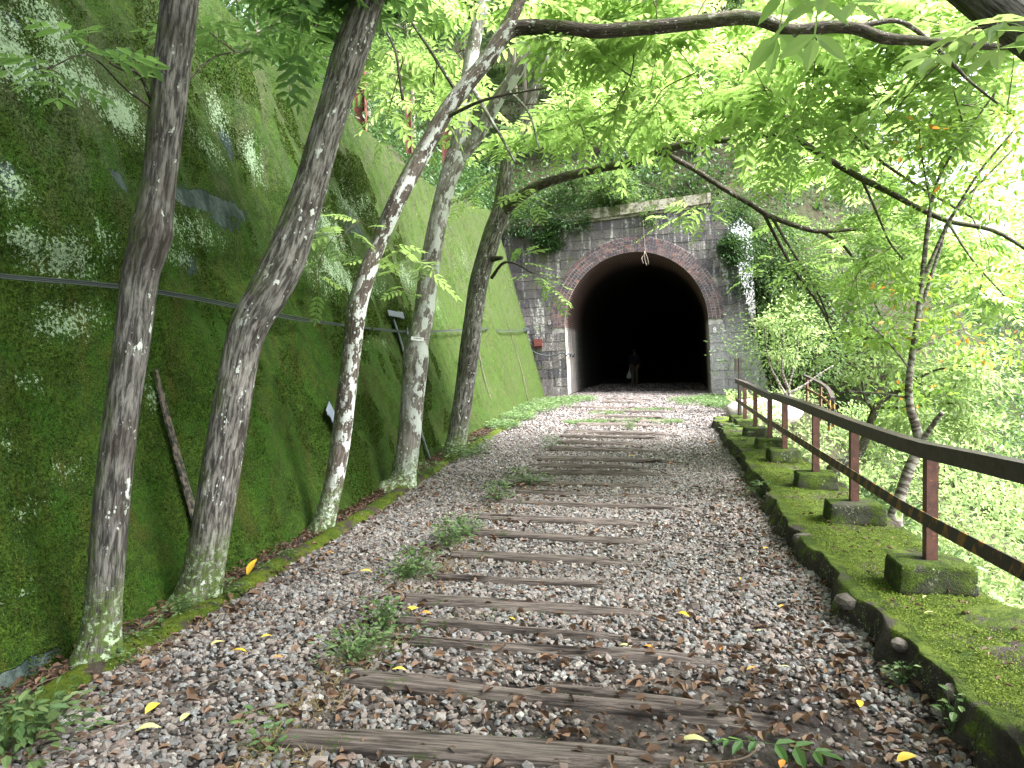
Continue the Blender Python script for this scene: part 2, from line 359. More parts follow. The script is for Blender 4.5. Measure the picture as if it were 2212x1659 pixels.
c = m.mix(m.step(v, .2, .8), (.055, .038, .046), (.135, .078, .078)); c = m.mix(m.step(v, .96, .98), c, (.20, .085, .06))
c = m.mix(m.step(m.noise(P, 2.3, 4, .65), .50, .62), c, m.mix(.6, c, (.03, .028, .05)))
c = m.mix(m.math('MULTIPLY', m.step(m.noise(P, 13, 5, .7), .58, .66), .6), c, (.40, .36, .33))
M['brick'] = m.pbr(c, .6, m.bump(m.noise(P, 50, 3), .4, .006), .4)
m = NT('tunnel_lining'); P = m.obj(); uv = m.attr('bk', 1)
br = m.n('TexBrick', {'Vector': uv, 'Color1': (.10, .038, .030), 'Color2': (.05, .025, .025), 'Mortar': (.19, .16, .14), 'Scale': 1.0, 'Mortar Size': .012, 'Brick Width': .22, 'Row Height': .075}, None)
zz = m.n('SeparateXYZ', {0: P}, 2); yy = m.n('SeparateXYZ', {0: P}, 1)
bs = m.n('TexBrick', {'Vector': uv, 'Color1': (.13, .12, .10), 'Color2': (.09, .085, .075), 'Mortar': (.05, .05, .045), 'Scale': 1.0, 'Mortar Size': .012, 'Brick Width': .6, 'Row Height': .33}, None)
c = m.mix(m.step(zz, 2.58, 2.62), bs.outputs[0], br.outputs[0])
wh = m.math('MULTIPLY', m.step(m.noise(m.scale(P, (1, 1, .1)), 7, 4, .65), .40, .56), m.step(m.math('ADD', yy, m.math('MULTIPLY', m.noise(P, 3, 3), 1.2)), 2.6, 4.4, 1, 0))  # pale streaks near the mouth paint in the light on the jamb walls
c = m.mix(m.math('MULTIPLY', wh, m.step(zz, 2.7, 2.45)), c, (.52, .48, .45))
deep_shade = m.step(m.math('ADD', yy, m.math('MULTIPLY', m.noise(P, 1.5, 4), .8)), 3.0, 6.0)  # tunnel darkness painted into the lining, growing with depth
c = m.mix(deep_shade, c, m.mix(.85, c, (.004, .005, .005)))
M['lining'] = m.pbr(c, .8, m.bump(br.outputs[1], -.4, .01), .2)
M['deep_shade'] = NT('deep_shade').pbr((.006, .006, .006), .95, None, .05)  # black colour of the end cap, standing for the unlit depth
def rust(name, a, b, c_, thr=.55):
    m = NT(name); P = m.obj(); n = m.noise(P, 14, 5, .7)
    c = m.mix(m.step(n, .4, .6), a, b); c = m.mix(m.step(m.noise(P, 45, 4, .7), thr, thr+.08), c, c_)
    return m.pbr(c, .6, m.bump(m.noise(P, 90, 3), .5, .003), .4)
M['rust'] = rust('rusty_post', (.075, .034, .030), (.12, .052, .040), (.26, .10, .045), .60)
M['rail_dark'] = rust('rusty_rail', (.018, .015, .014), (.040, .028, .023), (.12, .055, .025), .60)
M['red_steel'] = rust('red_steel', (.085, .022, .018), (.14, .035, .025), (.05, .02, .015))
def stripes(name, worn):
    m = NT(name); P = m.attr('bk', 1); x = m.n('SeparateXYZ', {0: P}, 2); y = m.n('SeparateXYZ', {0: P}, 0)
    s_ = m.math('SINE', m.math('MULTIPLY', m.math('ADD', x, m.math('MULTIPLY', y, .8)), 2*math.pi/.20))
    c = m.mix(m.step(s_, -.05, .05), (.020, .022, .020), (.20, .10, .025))
    c = m.mix(m.step(m.noise(m.pos(), 9, 5, .7), worn, worn+.10), c, (.035, .024, .020))
    return m.pbr(c, .6, m.bump(m.noise(m.pos(), 70, 3), .4, .003), .3)
M['stripe_worn'] = stripes('worn_stripes', .44)
M['stripe'] = stripes('hazard_stripes', .66)
M['cable'] = NT('cable').pbr((.022, .028, .028), .7, None, .2)
M['cable_light'] = NT('cable_light').pbr((.05, .06, .06), .7, None, .2)
m = NT('bare_sheet'); M['sheet'] = m.pbr(m.mix(m.noise(m.pos(), 12, 4), (.10, .12, .17), (.17, .19, .26)), .5, m.bump(m.noise(m.pos(), 20, 3), .3, .01), .4)
M['steel_dark'] = NT('steel_dark').pbr((.045, .06, .065), .5, None, .5)
m = NT('seam'); M['seam'] = m.pbr(m.mix(m.step(m.noise(m.pos(), 25, 5, .7), .42, .58), (.014, .018, .016), (.10, .08, .065)), .85, m.bump(m.noise(m.pos(), 40, 4), .8, .02), .2)
M['white'] = NT('white_plate').pbr((.82, .82, .80), .5, None, .4)
M['ink'] = NT('ink').pbr((.03, .03, .035), .6)
M['skin'] = NT('skin').pbr((.12, .07, .055), .7)
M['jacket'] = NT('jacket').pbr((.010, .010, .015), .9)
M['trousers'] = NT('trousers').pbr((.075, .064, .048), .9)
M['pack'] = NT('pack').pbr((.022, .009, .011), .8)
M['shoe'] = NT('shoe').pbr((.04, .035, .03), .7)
M['hair'] = NT('hair').pbr((.02, .018, .018), .7)
M['bag'] = NT('plastic_bag').pbr((.26, .29, .30), .6)

# ------------------------------------------------------------------ layout lines
_wb = [G(0, 1520), G(130, 1432), G(300, 1352), G(480, 1258), G(700, 1148), G(830, 1063), G(930, 998), G(1010, 948), G(1130, 884), G(1166, 862)]
WY = np.array([-6.0, -1.0]+[p.y for p in _wb]+[30.0]); WX = np.array([-3.6, -2.95]+[p.x-.07 for p in _wb]+[1.35])
WX = np.concatenate([WX[:-1], [WX[-2]+.16*(30-WY[-2])]])
yy_ = np.linspace(-6, 30, 145); xx_ = np.interp(yy_, WY, WX)
xx_ = np.convolve(np.pad(xx_, 6, mode='edge'), np.ones(13)/13, 'valid')
def wx(y): return np.interp(y, yy_, xx_)
TOPY = [-6, 5, 8.5, 11.5, 15, 19, 23, 27, 30]; TOPZ = [4.6, 4.9, 5.15, 5.35, 5.5, 5.55, 5.9, 6.6, 6.7]
def wtop(y): return np.interp(y, TOPY, TOPZ)
BAT = .27
def wdisp(y, z):
    y = np.asarray(y, float); z = np.asarray(z, float)
    k = np.clip(z/.8, 0, 1)*(.35+.65*np.clip((24-y)/8, 0, 1))
    d = .24*fbm(y*.6+z*.25, z*.3+y*.2, 0, 1.0, 3, 5)+.07*fbm(y*2+z*.5, z*1.0, 0, 1, 3, 9)
    # overhanging lip of the upper lining, about 2.4 m up
    lip = 2.35+.22*np.sin(y*1.1)-.06*(y-5); d = d+.10/(1+np.exp(-(z-lip)/.05))*np.clip((13-y)/4, 0, 1)
    return d*k
def wpt(y, z, off=0.0): return np.stack([wx(y)-BAT*np.asarray(z)+wdisp(y, z)+off, np.asarray(y, float)*np.ones_like(z), np.asarray(z, float)*np.ones_like(y)], -1)
def onwall(px, py, off=.03):
    v = ray(px, py); a, b = 1.5, 30.0
    for _ in range(40):
        c = (a+b)/2; p = W(px, py, c)
        s = p.x-(float(wx(c))-BAT*p.z+float(wdisp(c, p.z)))
        # the ray starts right of the wall and ends left of it
        if s > 0: a = c
        else: b = c
    return np.array(W(px, py, a))+np.array([off, -off*.2, off*.27])
RA = np.array([G(2212, 1030, 1.0), G(1593, 818, 1.0)])[:, :2]
rs = (RA[1]-RA[0])/(RA[1][1]-RA[0][1])       # rail line: x per y
def railx(y): return RA[0][0]+rs[0]*(y-RA[0][1])

KI = [G(x_, y_, .17) for x_, y_ in ((2172, 1578), (2094, 1507), (2030, 1436), (1959, 1372), (1853, 1283), (1803, 1223), (1730, 1152), (1682, 1090), (1642, 1030), (1590, 965), (1562, 925))]
KY = np.array([0.0]+[p.y for p in KI]+[18]); KX = np.array([KI[0].x-.19*KI[0].y]+[p.x for p in KI]+[KI[-1].x+.19*(18-KI[-1].y)])
def kx(y): return np.interp(y, KY, KX)
CI = [G(0, 1590), G(110, 1515), G(250, 1425), G(400, 1345), G(520, 1275), G(700, 1172), G(830, 1088), G(930, 1023), G(1010, 972), G(1090, 925), G(1140, 898)]
CY = np.array([0.0]+[p.y for p in CI]+[24]); CX = np.array([CI[0].x-.25]+[p.x for p in CI]+[CI[-1].x+.16*(24-CI[-1].y)])
def cx(y): return np.interp(y, CY, CX)
# portal frame
TH = -math.atan(.22)
gl, gr_ = G(1224, 858), G(1540, 856)
PC = Vector(((gl.x+gr_.x)/2, (gl.y+gr_.y)/2, 0)); PC = Vector(W(1384, 856, 28.2)); PC.z = 0
ex = np.array([math.cos(TH), math.sin(TH), 0]); ey = np.array([-math.sin(TH), math.cos(TH), 0])
def PP(px, py):     # picture point on the portal plane -> (u, v)
    v = ray(px, py); n = Vector(ey); t = (PC-Vector((0, 0, CAMZ))).dot(n)/v.dot(n); p = Vector((0, 0, CAMZ))+v*t
    return (p-PC).dot(Vector(ex)), p.z

def pw(u, v, d=0.0): return np.array(PC)+ex*u+ey*d+np.array([0, 0, v])
PT = .035
def pw(u, v, d=0.0):
    c, s = math.cos(PT), math.sin(PT); return np.array(PC)+ex*(u*c-v*s)+ey*d+np.array([0, 0, u*s+v*c])
# ================================================================== SETTING
def ground_h(x, y):
    x = np.asarray(x, float); y = np.asarray(y, float)
    d = x-(railx(np.clip(y, -5, 40))+.34)-np.clip((y-15)*.35, 0, 3.2)
    h = np.where(d < 0, -.045, -.045-.5*np.clip(d/.25, 0, 1)-.62*np.clip(d, 0, 9.0))
    h = np.where(d > 20, -6.1+(d-20)*.40, h); h = np.minimum(h, 13)
    rough = np.clip(d/2, 0, 1)
    return h+rough*.35*fbm(x*.35, y*.35, 0, 1, 4, 21)+np.clip((d-20)/20, 0, 1)*4*fbm(x*.04, y*.04, 0, 1, 3, 4)
xs = np.concatenate([np.arange(-40, -3, 3.0), np.arange(-3, 12, .25), np.arange(12, 40, .8), np.arange(40, 260, 8)])
ys = np.concatenate([np.arange(-40, -4, 4.0), np.arange(-4, 30, .3), np.arange(30, 60, 1.5), np.arange(60, 300, 8)])
Xg, Yg = np.meshgrid(xs, ys, indexing='ij')
tag(mesh('ground', np.stack([Xg, Yg, ground_h(Xg, Yg)], -1), grid(len(xs), len(ys)), M['floor'], smooth=True), kind='structure')
tag(mesh('gravel_bar', [[float(railx(y_))+o_+1.2*math.sin(y_*.3+o_), y_, z_] for y_ in range(-30, 60, 3) for o_, z_ in ((7.2, -5.52), (8.5, -5.25), (13, -5.2), (15, -5.6))], grid(30, 4), M['rock'], smooth=True), kind='structure')
tag(mesh('river', [[4, -60, -5.55], [60, -60, -5.55], [90, 200, -5.55], [4, 200, -5.55]], [[0, 1, 2, 3]], M['water']), kind='structure')
# gravel path (continues into the tunnel)
def path_h(x, y): return .012*fbm(x*1.5, y*1.5, 0, 1, 3, 2)-.035*np.exp(-((x-1.15-.1*y)/.5)**2)*np.exp(-((y-3.0)/1.2)**2)
py_ = np.concatenate([np.arange(-3, 16, .12), np.arange(16, 62, .5)]); t_ = np.linspace(0, 1, 40)
xl = np.where(py_ < 27, np.interp(py_, yy_, xx_)-.25, 0); xr = kx(py_)+.35
ax_ = PC.x+(py_-PC.y)*.22
xl = np.where(py_ > 24, np.minimum(xl, ax_-3.2), xl); xl = np.where(py_ >= 27, ax_-3.4, xl)
xr = np.where(py_ > 15, np.maximum(xr, ax_+3.0), xr)
Px = xl[:, None]+(xr-xl)[:, None]*t_[None]; Py = np.repeat(py_[:, None], 40, 1)
tag(mesh('gravel_path', np.stack([Px, Py, path_h(Px, Py)], -1), grid(len(py_), 40), M['dirt'], smooth=True), kind='structure')
# hillside above the wall
ys = np.arange(-8, 40, .6); ts = np.concatenate([np.arange(0, 8, .5), np.arange(8, 46, 2)])
A, T = np.meshgrid(ys, ts, indexing='ij')
hx = wx(np.clip(A, -6, 30))-BAT*wtop(np.clip(A, -6, 30))-.12-T
hz = wtop(np.clip(A, -6, 30))-.05+.72*T+np.clip(T/2, 0, 1)*.5*fbm(A*.5, T*.5, 0, 1, 3, 33)
tag(mesh('hillside', np.stack([hx, A, hz], -1), grid(len(ys), len(ts)), M['floor'], smooth=True), kind='structure')
# hillside over the portal and its spur to the right
def spur(u, ww):
    base = np.where(u > 3.6, 6.75-1.15*(u-3.6), 6.75); base = np.maximum(base, -7)
    return base+.86*ww*np.clip(1.25-(u-4)/22, .12, 1)+np.clip(ww/2, 0, 1)*.6*fbm(u*.4, ww*.4, 0, 1, 3, 41)
us = np.concatenate([np.arange(-30, -6, 2.0), np.arange(-6, 16, .5), np.arange(16, 40, 2)]); ws = np.concatenate([np.arange(0, 10, .5), np.arange(10, 70, 3)])
U, Wd = np.meshgrid(us, ws, indexing='ij'); Dd = Wd+.75-np.clip((U-4.4)*.55, 0, 2.6)
Hs = spur(U, Wd); Ps = np.array([0, 0, 0])+np.array(PC)[None, None]+U[..., None]*ex+Dd[..., None]*ey+Hs[..., None]*np.array([0, 0, 1])
skirt = Ps[:, :1]-ey*.9*np.clip((us-4.2)/3, 0, 1)[:, None, None]; skirt[..., 2] = np.where(us > 4.3, -8, Ps[:, 0, 2]-.3)[:, None]; Ps = np.concatenate([skirt, Ps], 1)
tag(mesh('hill_over_tunnel', Ps, grid(len(us), len(ws)+1), M['floor'], smooth=True), kind='structure')
# ================================================================== RETAINING WALL
wroot = tag(empty('retaining_wall', (float(wx(10)), 10, 0)), 'tall leaning concrete wall covered in green moss and pale lichen, left of the path', 'wall')
yv = np.concatenate([np.arange(-5, 2, .2), np.arange(2, 16, .04), np.arange(16, 28.4, .09)]); nz_ = 170
Yw = np.repeat(yv[:, None], nz_, 1); Zw = -.1+(wtop(yv)+.1+.09*fbm(yv*1.1, 0, 0, 1, 3, 3))[:, None]*np.linspace(0, 1, nz_)[None]
Pw = wpt(Yw, Zw); Pw[..., 0] += .012*fbm(Yw*7, Zw*7, 0, 1, 3, 12)
def blob(spots):
    r = np.zeros_like(Yw)
    for (px, py, rx, ry, a) in spots:      # patches of lichen or bare concrete, seen at these places on the wall
        c = onwall(px, py); e = onwall(px+rx, py); f = onwall(px, py-ry)
        sy = max(abs(e[1]-c[1]), .05); sz = max(abs(f[2]-c[2]), .05)
        r = np.maximum(r, a*np.exp(-(((Yw-c[1])/sy)**2+((Zw-c[2])/sz)**2)))
    return r
lich = blob([(30, 120, 70, 110, 1.1), (110, 60, 60, 60, 1.0), (160, 170, 80, 60, 1.0), (270, 250, 50, 50, 1.15), (60, 10, 90, 40, .8),
             (20, 400, 70, 60, .75), (60, 520, 90, 40, .95), (150, 560, 90, 60, .95), (230, 520, 50, 50, .7), (130, 700, 100, 50, .8), (60, 830, 70, 30, .6), (330, 860, 25, 60, .75),
             (190, 690, 60, 40, .7), (290, 760, 60, 30, .6), (540, 340, 30, 60, 1.05), (470, 250, 30, 60, .85), (455, 330, 40, 40, .7), (600, 520, 40, 30, .5), (420, 500, 70, 50, .75),
             (390, 560, 60, 30, .7), (720, 510, 40, 60, .95), (740, 600, 40, 60, .85), (800, 610, 40, 60, .6), (760, 440, 60, 50, .7), (880, 600, 40, 40, .6),
             (30, 960, 60, 40, .5), (130, 1020, 80, 40, .45), (60, 1110, 70, 40, .5), (40, 1290, 60, 30, .5), (250, 1230, 30, 60, .45), (1000, 560, 20, 40, .35), (820, 740, 50, 20, .5), (1120, 640, 8, 50, .2), (1030, 600, 12, 50, .3), (1140, 800, 8, 50, .2), (930, 660, 40, 50, .5)])
bare = blob([(400, 430, 50, 22, 1.0), (470, 445, 60, 28, 1.0), (490, 480, 40, 30, .7), (262, 395, 12, 28, .9), (15, 380, 30, 60, .75), (60, 150, 60, 60, .6), (490, 310, 18, 60, .7), (690, 480, 40, 60, .5),
             (400, 580, 50, 40, .6), (1070, 640, 7, 50, .3), (1010, 600, 8, 50, .3), (30, 1460, 160, 26, .9), (300, 1390, 120, 14, .7), (760, 480, 40, 80, .5), (940, 560, 14, 40, .35), (20, 45, 60, 30, .5), (640, 440, 40, 30, .5)])
yel = np.clip((Yw-8.0)/11, 0, 1)*.9+.25*np.clip((Zw-2.2)/2, 0, 1)*np.clip((Yw-3)/4, 0, 1)
yel = np.clip(yel+.35*fbm(Yw*.8, Zw*.8, 0, 1, 3, 77)*np.clip(yel*3, 0, 1), 0, 1)
mesh('wall_face', Pw, grid(len(yv), nz_), M['wall'], wroot, True, fl={'lich': lich.ravel(), 'bare': bare.ravel(), 'yel': yel.ravel()})
# wall end and back
mb = MB(); n = nz_; e = Pw[-1]; b = e+np.array([-.6, .25, 0]); mb.add(np.concatenate([e, b]), grid(2, n)); tp = Pw[:, -1]; b2 = tp+np.array([-.35, 0, -.05]); mb.add(np.concatenate([tp, b2]), grid(2, len(yv)))
mesh('wall_edge', np.concatenate(mb.V), np.concatenate(mb.F), M['moss_curb'], wroot, True)
n = 210000; y = 2.6+rng.random(n)**1.25*11; z = .02+rng.random(n)*4.6
k = (fbm(y*2.3, z*2.3, 0, 1, 3, 91) > -.02) & (z < wtop(y)-.05); y, z = y[k], z[k]; n = len(y)
iy = np.clip(np.searchsorted(yv, y), 0, len(yv)-1); iz = np.clip((z/wtop(y)*nz_).astype(int), 0, nz_-1); k = (bare[iy, iz] < .35); y, z, iy, iz = y[k], z[k], iy[k], iz[k]; n = len(y)
B = wpt(y, z)+np.array([.012, 0, 0])*fbm(y*7, z*7, 0, 1, 3, 12)[:, None]; D = nrm(rng.normal(0, .55, (n, 3))+[.7, 0, -.25]); M['moss_wall'] = leaf_mat('wall_moss_frond', (.015, .034, .004), (.042, .068, .010), (.05, .08, .01), .25, .9, .08)
V, F = leaves(B, D, rng.normal(0, .5, (n, 3))+[.5, 0, 1], rng.uniform(.007, .017, n)*(1+np.clip(y-5, 0, 6)*.12), .75)
mesh('moss_fronds', V, F, M['moss_wall'], wroot, var=np.repeat(rng.random(n), 2))['kind'] = 'stuff'
def strip_on_wall(pts, wpx, t=.012, off=.03, k=6):
    P = np.array([onwall(x, y, off) for x, y in pts]); P = spline(P, k); T = nrm(np.gradient(P, axis=0)); N = nrm(np.array([1, -.1, BAT])); S = np.cross(T, N)
    wd = np.interp(np.linspace(0, 1, len(P)), np.linspace(0, 1, len(wpx)), wpx)[:, None]
    j = rng.normal(0, .06, (len(P), 1))
    V = np.stack([P-S*wd*(.5+j), P-S*wd*.45+N*t, P+S*wd*.45+N*t, P+S*wd*(.5+j)], 1)
    return V.reshape(-1, 3), grid(len(P), 4)
for pts, wd, mt, nm in (([(326, 800), (345, 880), (372, 980), (400, 1080), (425, 1170)], [.03, .07, .075, .085, .09], 'seam', 'mortar_seam'),
                    ([(845, 690), (862, 740), (880, 800), (893, 840), (905, 930), (930, 1010)], [.10, .09, .09, .08, .07, .09], 'steel_dark', 'drain_strip'),
                    ([(1028, 745), (1040, 800), (1057, 860)], [.05, .05, .05], 'seam', 'mortar_seam'), ([(1096, 700), (1125, 800), (1140, 870)], [.05, .06, .07], 'seam', 'mortar_seam')):
    V, F = strip_on_wall(pts, wd); mesh(nm, V, F, M[mt], wroot)
V, F = strip_on_wall([(694, 880), (708, 905), (719, 936)], [.21, .17, .07], .008, .06); o = mesh('metal_sheet', V, F, M['sheet'], wroot)
V, F = strip_on_wall([(272, 592), (276, 622)], [.03, .03], .03); mesh('metal_bracket', V, F, M['sheet'], wroot)
V, F = strip_on_wall([(830, 678), (864, 684)], [.10, .10], .012, .05); mesh('metal_bracket', V, F, M['steel_dark'], wroot)
mb = MB()
for a, b in (((868, 722), (868, 748)), ((868, 748), (893, 748)), ((893, 748), (872, 722)), ((866, 712), (866, 726))): mb.tube([onwall(*a, .10), onwall(*b, .10)], .014, 4)
mb.build('metal_bracket', M['steel_dark'], wroot)
# cables along the wall
cab = tag(empty('cable_bundle', tuple(onwall(270, 630))), 'thin black cables strung along the mossy wall to the tunnel mouth', 'cable')
cp = [(-60, 600), (0, 608), (140, 618), (270, 631), (400, 651), (520, 673), (620, 692), (720, 706), (860, 719), (960, 717), (1040, 711), (1080, 716), (1132, 714)]
for k, (dy, rr_, mt) in enumerate(((-2, .008, 'cable'), (2.0, .007, 'cable'), (5, .005, 'cable_light'))):
    P = spline(np.array([onwall(x, y+dy*(1 if x < 700 else .45), .085) for x, y in cp]), 6)
    V, F, vv = tube(P, rr_, 6); mesh('cable', V, F, M[mt], cab, True)
P = [onwall(1132, 714, .10)]+[pw(*PP(x, y), -.14) for x, y in ((1140, 732), (1152, 748), (1170, 758), (1188, 762), (1206, 760), (1222, 756))]
P += [pw(*PP(1226, 762), -.05), pw(-2.60, 1.62, .25), pw(-2.60, 1.52, .5), pw(-2.60, 1.62, .8), pw(-2.60, 1.5, 1.2), pw(-2.60, 1.6, 1.6)]
V, F, vv = tube(spline(P, 6), .022, 6); mesh('cable', V, F, M['cable_light'], cab, True)
mb = MB(); mb.box(onwall(1132, 712, .08), (.16, .2, .10)); mb.build('cable_clamp', M['steel_dark'], cab)
# rusty steel posts behind the wall top
def hpost(px, pt, pb, Y, wpx, label):
    b = W(px, pb, Y); t = W(px+2, pt, Y); r = tag(empty('steel_post', tuple(b)), label, 'post', 'rusty red steel posts behind the wall top')
    h = t.z-b.z+.6; wd = wpx*Y/FPX
    mb = MB(); mb.box((b.x, b.y, b.z-.3+h/2), (wd, .012, h)); mb.build('web', M['red_steel'], r)
    for s in (-1, 1):
        mb = MB(); mb.box((b.x+s*wd/2, b.y, b.z-.3+h/2), (.014, wd*.9, h)); mb.build('flange', M['red_steel'], r)
hpost(779, 120, 250, 14.0, 22, 'rusty red steel post standing on the wall top, right of the big bent trunk')
hpost(966, 300, 352, 18.5, 17, 'rusty red steel post behind the pale forked trunk, mostly hidden by leaves')
hpost(884, 238, 300, 16.0, 10, 'rusty red steel post above the wall between the spotted trunk and the bent trunk')
# ================================================================== MOSSY CONCRETE EDGING (left)
yv = np.arange(-1, 23, .04); prof = np.array([(-.10, -.06), (-.09, .03), (-.06, .055), (0, .062), (.06, .05), (.085, .02), (.09, -.05)])
c = cx(yv)+.02*fbm(yv*1.2, 0, 0, 1, 3, 6)
V = np.stack([c[:, None]+prof[None, :, 0], np.repeat(yv[:, None], 7, 1), np.repeat(prof[None, :, 1], len(yv), 0)], -1)
q = .018*fbm(V[..., 0]*9, V[..., 1]*6, V[..., 2]*9, 1, 3, 14); V[..., 2] += q; V[..., 0] += q
tag(mesh('edging', V, grid(len(yv), 7), M['moss_curb'], smooth=True), 'low mossy concrete edging along the foot of the green wall', 'kerb')
# ================================================================== STONE KERB (right)
kerb = tag(empty('stone_kerb', (float(kx(6)), 6, 0)), 'wide stone kerb wall covered in bright green moss under the railing', 'kerb')
yv = np.arange(-.5, 16.2, .03); nk = 46; s = np.linspace(0, 1, nk)
ki = kx(yv)+.07*fbm(yv*2.2, 0, 0, 1, 4, 16); ko = railx(yv)+.33+.08*fbm(yv*1.4, 3, 0, 1, 3, 18)
V = np.zeros((len(yv), nk, 3)); V[..., 1] = yv[:, None]
f1, f2 = .22, .86
inn = np.clip(s/f1, 0, 1)[None]; out = np.clip((s-f2)/(1-f2), 0, 1)[None]; mid = np.clip((s-f1)/(f2-f1), 0, 1)[None]
rag = .06*fbm(yv*6, 1, 0, 1, 4, 26)
V[..., 0] = ki[:, None]-.05*(1-inn)+rag[:, None]*(1-inn)*1.5+mid*(ko-ki)[:, None]+out*.10
zt = .165+.025*fbm(V[..., 0]*2.5, V[..., 1]*1.6, 0, 1, 4, 22)
V[..., 2] = -.06+(zt+.06)*np.clip(inn*1.08, 0, 1)**.55-out*.62*(out > 0)
dd = fbm(V[..., 0]*9, V[..., 1]*9, V[..., 2]*9, 1, 3, 24); V[..., 2] += .014*dd*(1-out); V[..., 0] += .03*fbm(V[..., 0]*5, V[..., 1]*5, V[..., 2]*7, 1, 3, 25)*(1-mid*.9)
mesh('kerb_body', V, grid(len(yv), nk), M['moss_kerb'], kerb, True)
def stone(c, r, sq, seed, sub=2):
    import bmesh
    bm = bmesh.new(); bmesh.ops.create_icosphere(bm, subdivisions=sub, radius=1.0)
    P = np.array([v.co[:] for v in bm.verts]); F = np.array([[v.index for v in f.verts] for f in bm.faces]); bm.free()
    P = P*(1+.28*fbm(P[:, 0]*1.1+seed, P[:, 1]*1.1, P[:, 2]*1.1, 1, 3, seed))[:, None]
    P = np.sign(P)*np.abs(P)**.8
    a = rng.uniform(0, 6.28); Q = np.array([[math.cos(a), -math.sin(a), 0], [math.sin(a), math.cos(a), 0], [0, 0, 1]])
    return (P*np.array(sq)*r) @ Q.T+np.array(c), F
for i, (px, py, r) in enumerate(((1700, 1010, .05), (1650, 1020, .06), (1690, 1085, .06), (2190, 1375, .20), (2010, 1302, .04), (1600, 985, .06), (1960, 1362, .05), (1790, 1205, .05))):
    p = G(px, py, .12); V, F = stone(p+Vector((.05, 0, -.02)), r*1.3, (1.1, 1.5, .42), i+3, 2); mesh('kerb_stone', V, F, M['moss_kerb'], kerb, False)
M['kerb_rock'] = (lambda m: m.pbr(m.mix(m.step(m.noise(m.pos(), 9, 5, .7), .35, .65), (.045, .038, .034), (.15, .13, .12)), .85, m.bump(m.noise(m.pos(), 30, 4), .7, .01), .2))(NT('kerb_rock'))
for i, (px, py, r) in enumerate(((1737, 1168, .085), (1672, 1072, .08), (1640, 1022, .07), (1838, 1300, .075), (2070, 1500, .06), (1945, 1395, .05))):
    p = G(px, py, .115); V, F = stone(p+Vector((.02, 0, 0)), r, (1.1, 1.3, .60), i+30, 2); mesh('kerb_stone', V, F, M['kerb_rock'], kerb, False)
# ================================================================== RAILING
def bar(P, w_, h_, vecs=True):
    """flat bar along P: w_ across (x), h_ vertical"""
    P = np.asarray(P, float); T = nrm(np.gradient(P, axis=0)); S = nrm(np.cross(T, [0, 0, 1.0])); Uz = np.array([0, 0, 1.0])
    L = np.concatenate([[0], np.cumsum(np.linalg.norm(np.diff(P, axis=0), axis=1))])
    V = np.stack([P-S*w_/2-Uz*h_/2, P+S*w_/2-Uz*h_/2, P+S*w_/2+Uz*h_/2, P-S*w_/2+Uz*h_/2], 1)
    vec = np.zeros(V.shape); vec[..., 2] = L[:, None]; vec[:, 2:, 0] = h_
    i = np.arange(len(P)-1)[:, None]*4; j = np.arange(4)[None]; k = (j+1) % 4
    F = np.concatenate([np.stack([i+j, i+4+j, i+4+k, i+k], -1).reshape(-1, 4), [[0, 1, 2, 3]], [[len(P)*4-1, len(P)*4-2, len(P)*4-3, len(P)*4-4]]])
    return V.reshape(-1, 3), F, vec.reshape(-1, 3)
rail = tag(empty('railing', (float(railx(8)), 8, .17)), 'rusty steel handrail on mossy footings along the right of the path', 'railing')
def rp(y, z, dx=0): return np.array([railx(y)+dx, y, z])
for (y0, y1, z0, z1) in ((1.2, 10.35, 1.0, .985), (10.30, 15.25, .955, 1.0)):
    yv = np.linspace(y0, y1, 24); P = np.array([rp(y, z0+(z1-z0)*(y-y0)/(y1-y0)-.006*math.sin(y*1.3)+max(0, 4.5-y)*.048) for y in yv])
    mb = MB(); V, F, vv = bar(P+[0, 0, -.003], .078, .010); mb.add(V, F, 0.5, vv); V, F, vv = bar(P+[-.036, 0, -.046], .008, .078); mb.add(V, F, .5, vv)
    mb.build('top_rail', M['rail_dark'], rail)
for (y0, y1, z0, z1) in ((1.2, 10.25, .575, .575), (10.40, 15.1, .56, .60)):
    yv = np.linspace(y0, y1, 14); P = np.array([rp(y, z0+(z1-z0)*(y-y0)/(y1-y0)+max(0, 4.5-y)*.036, -.045) for y in yv]); V, F, vv = bar(P, .008, .075); mesh('lower_rail', V, F, M['stripe_worn'], rail, vec=vv)
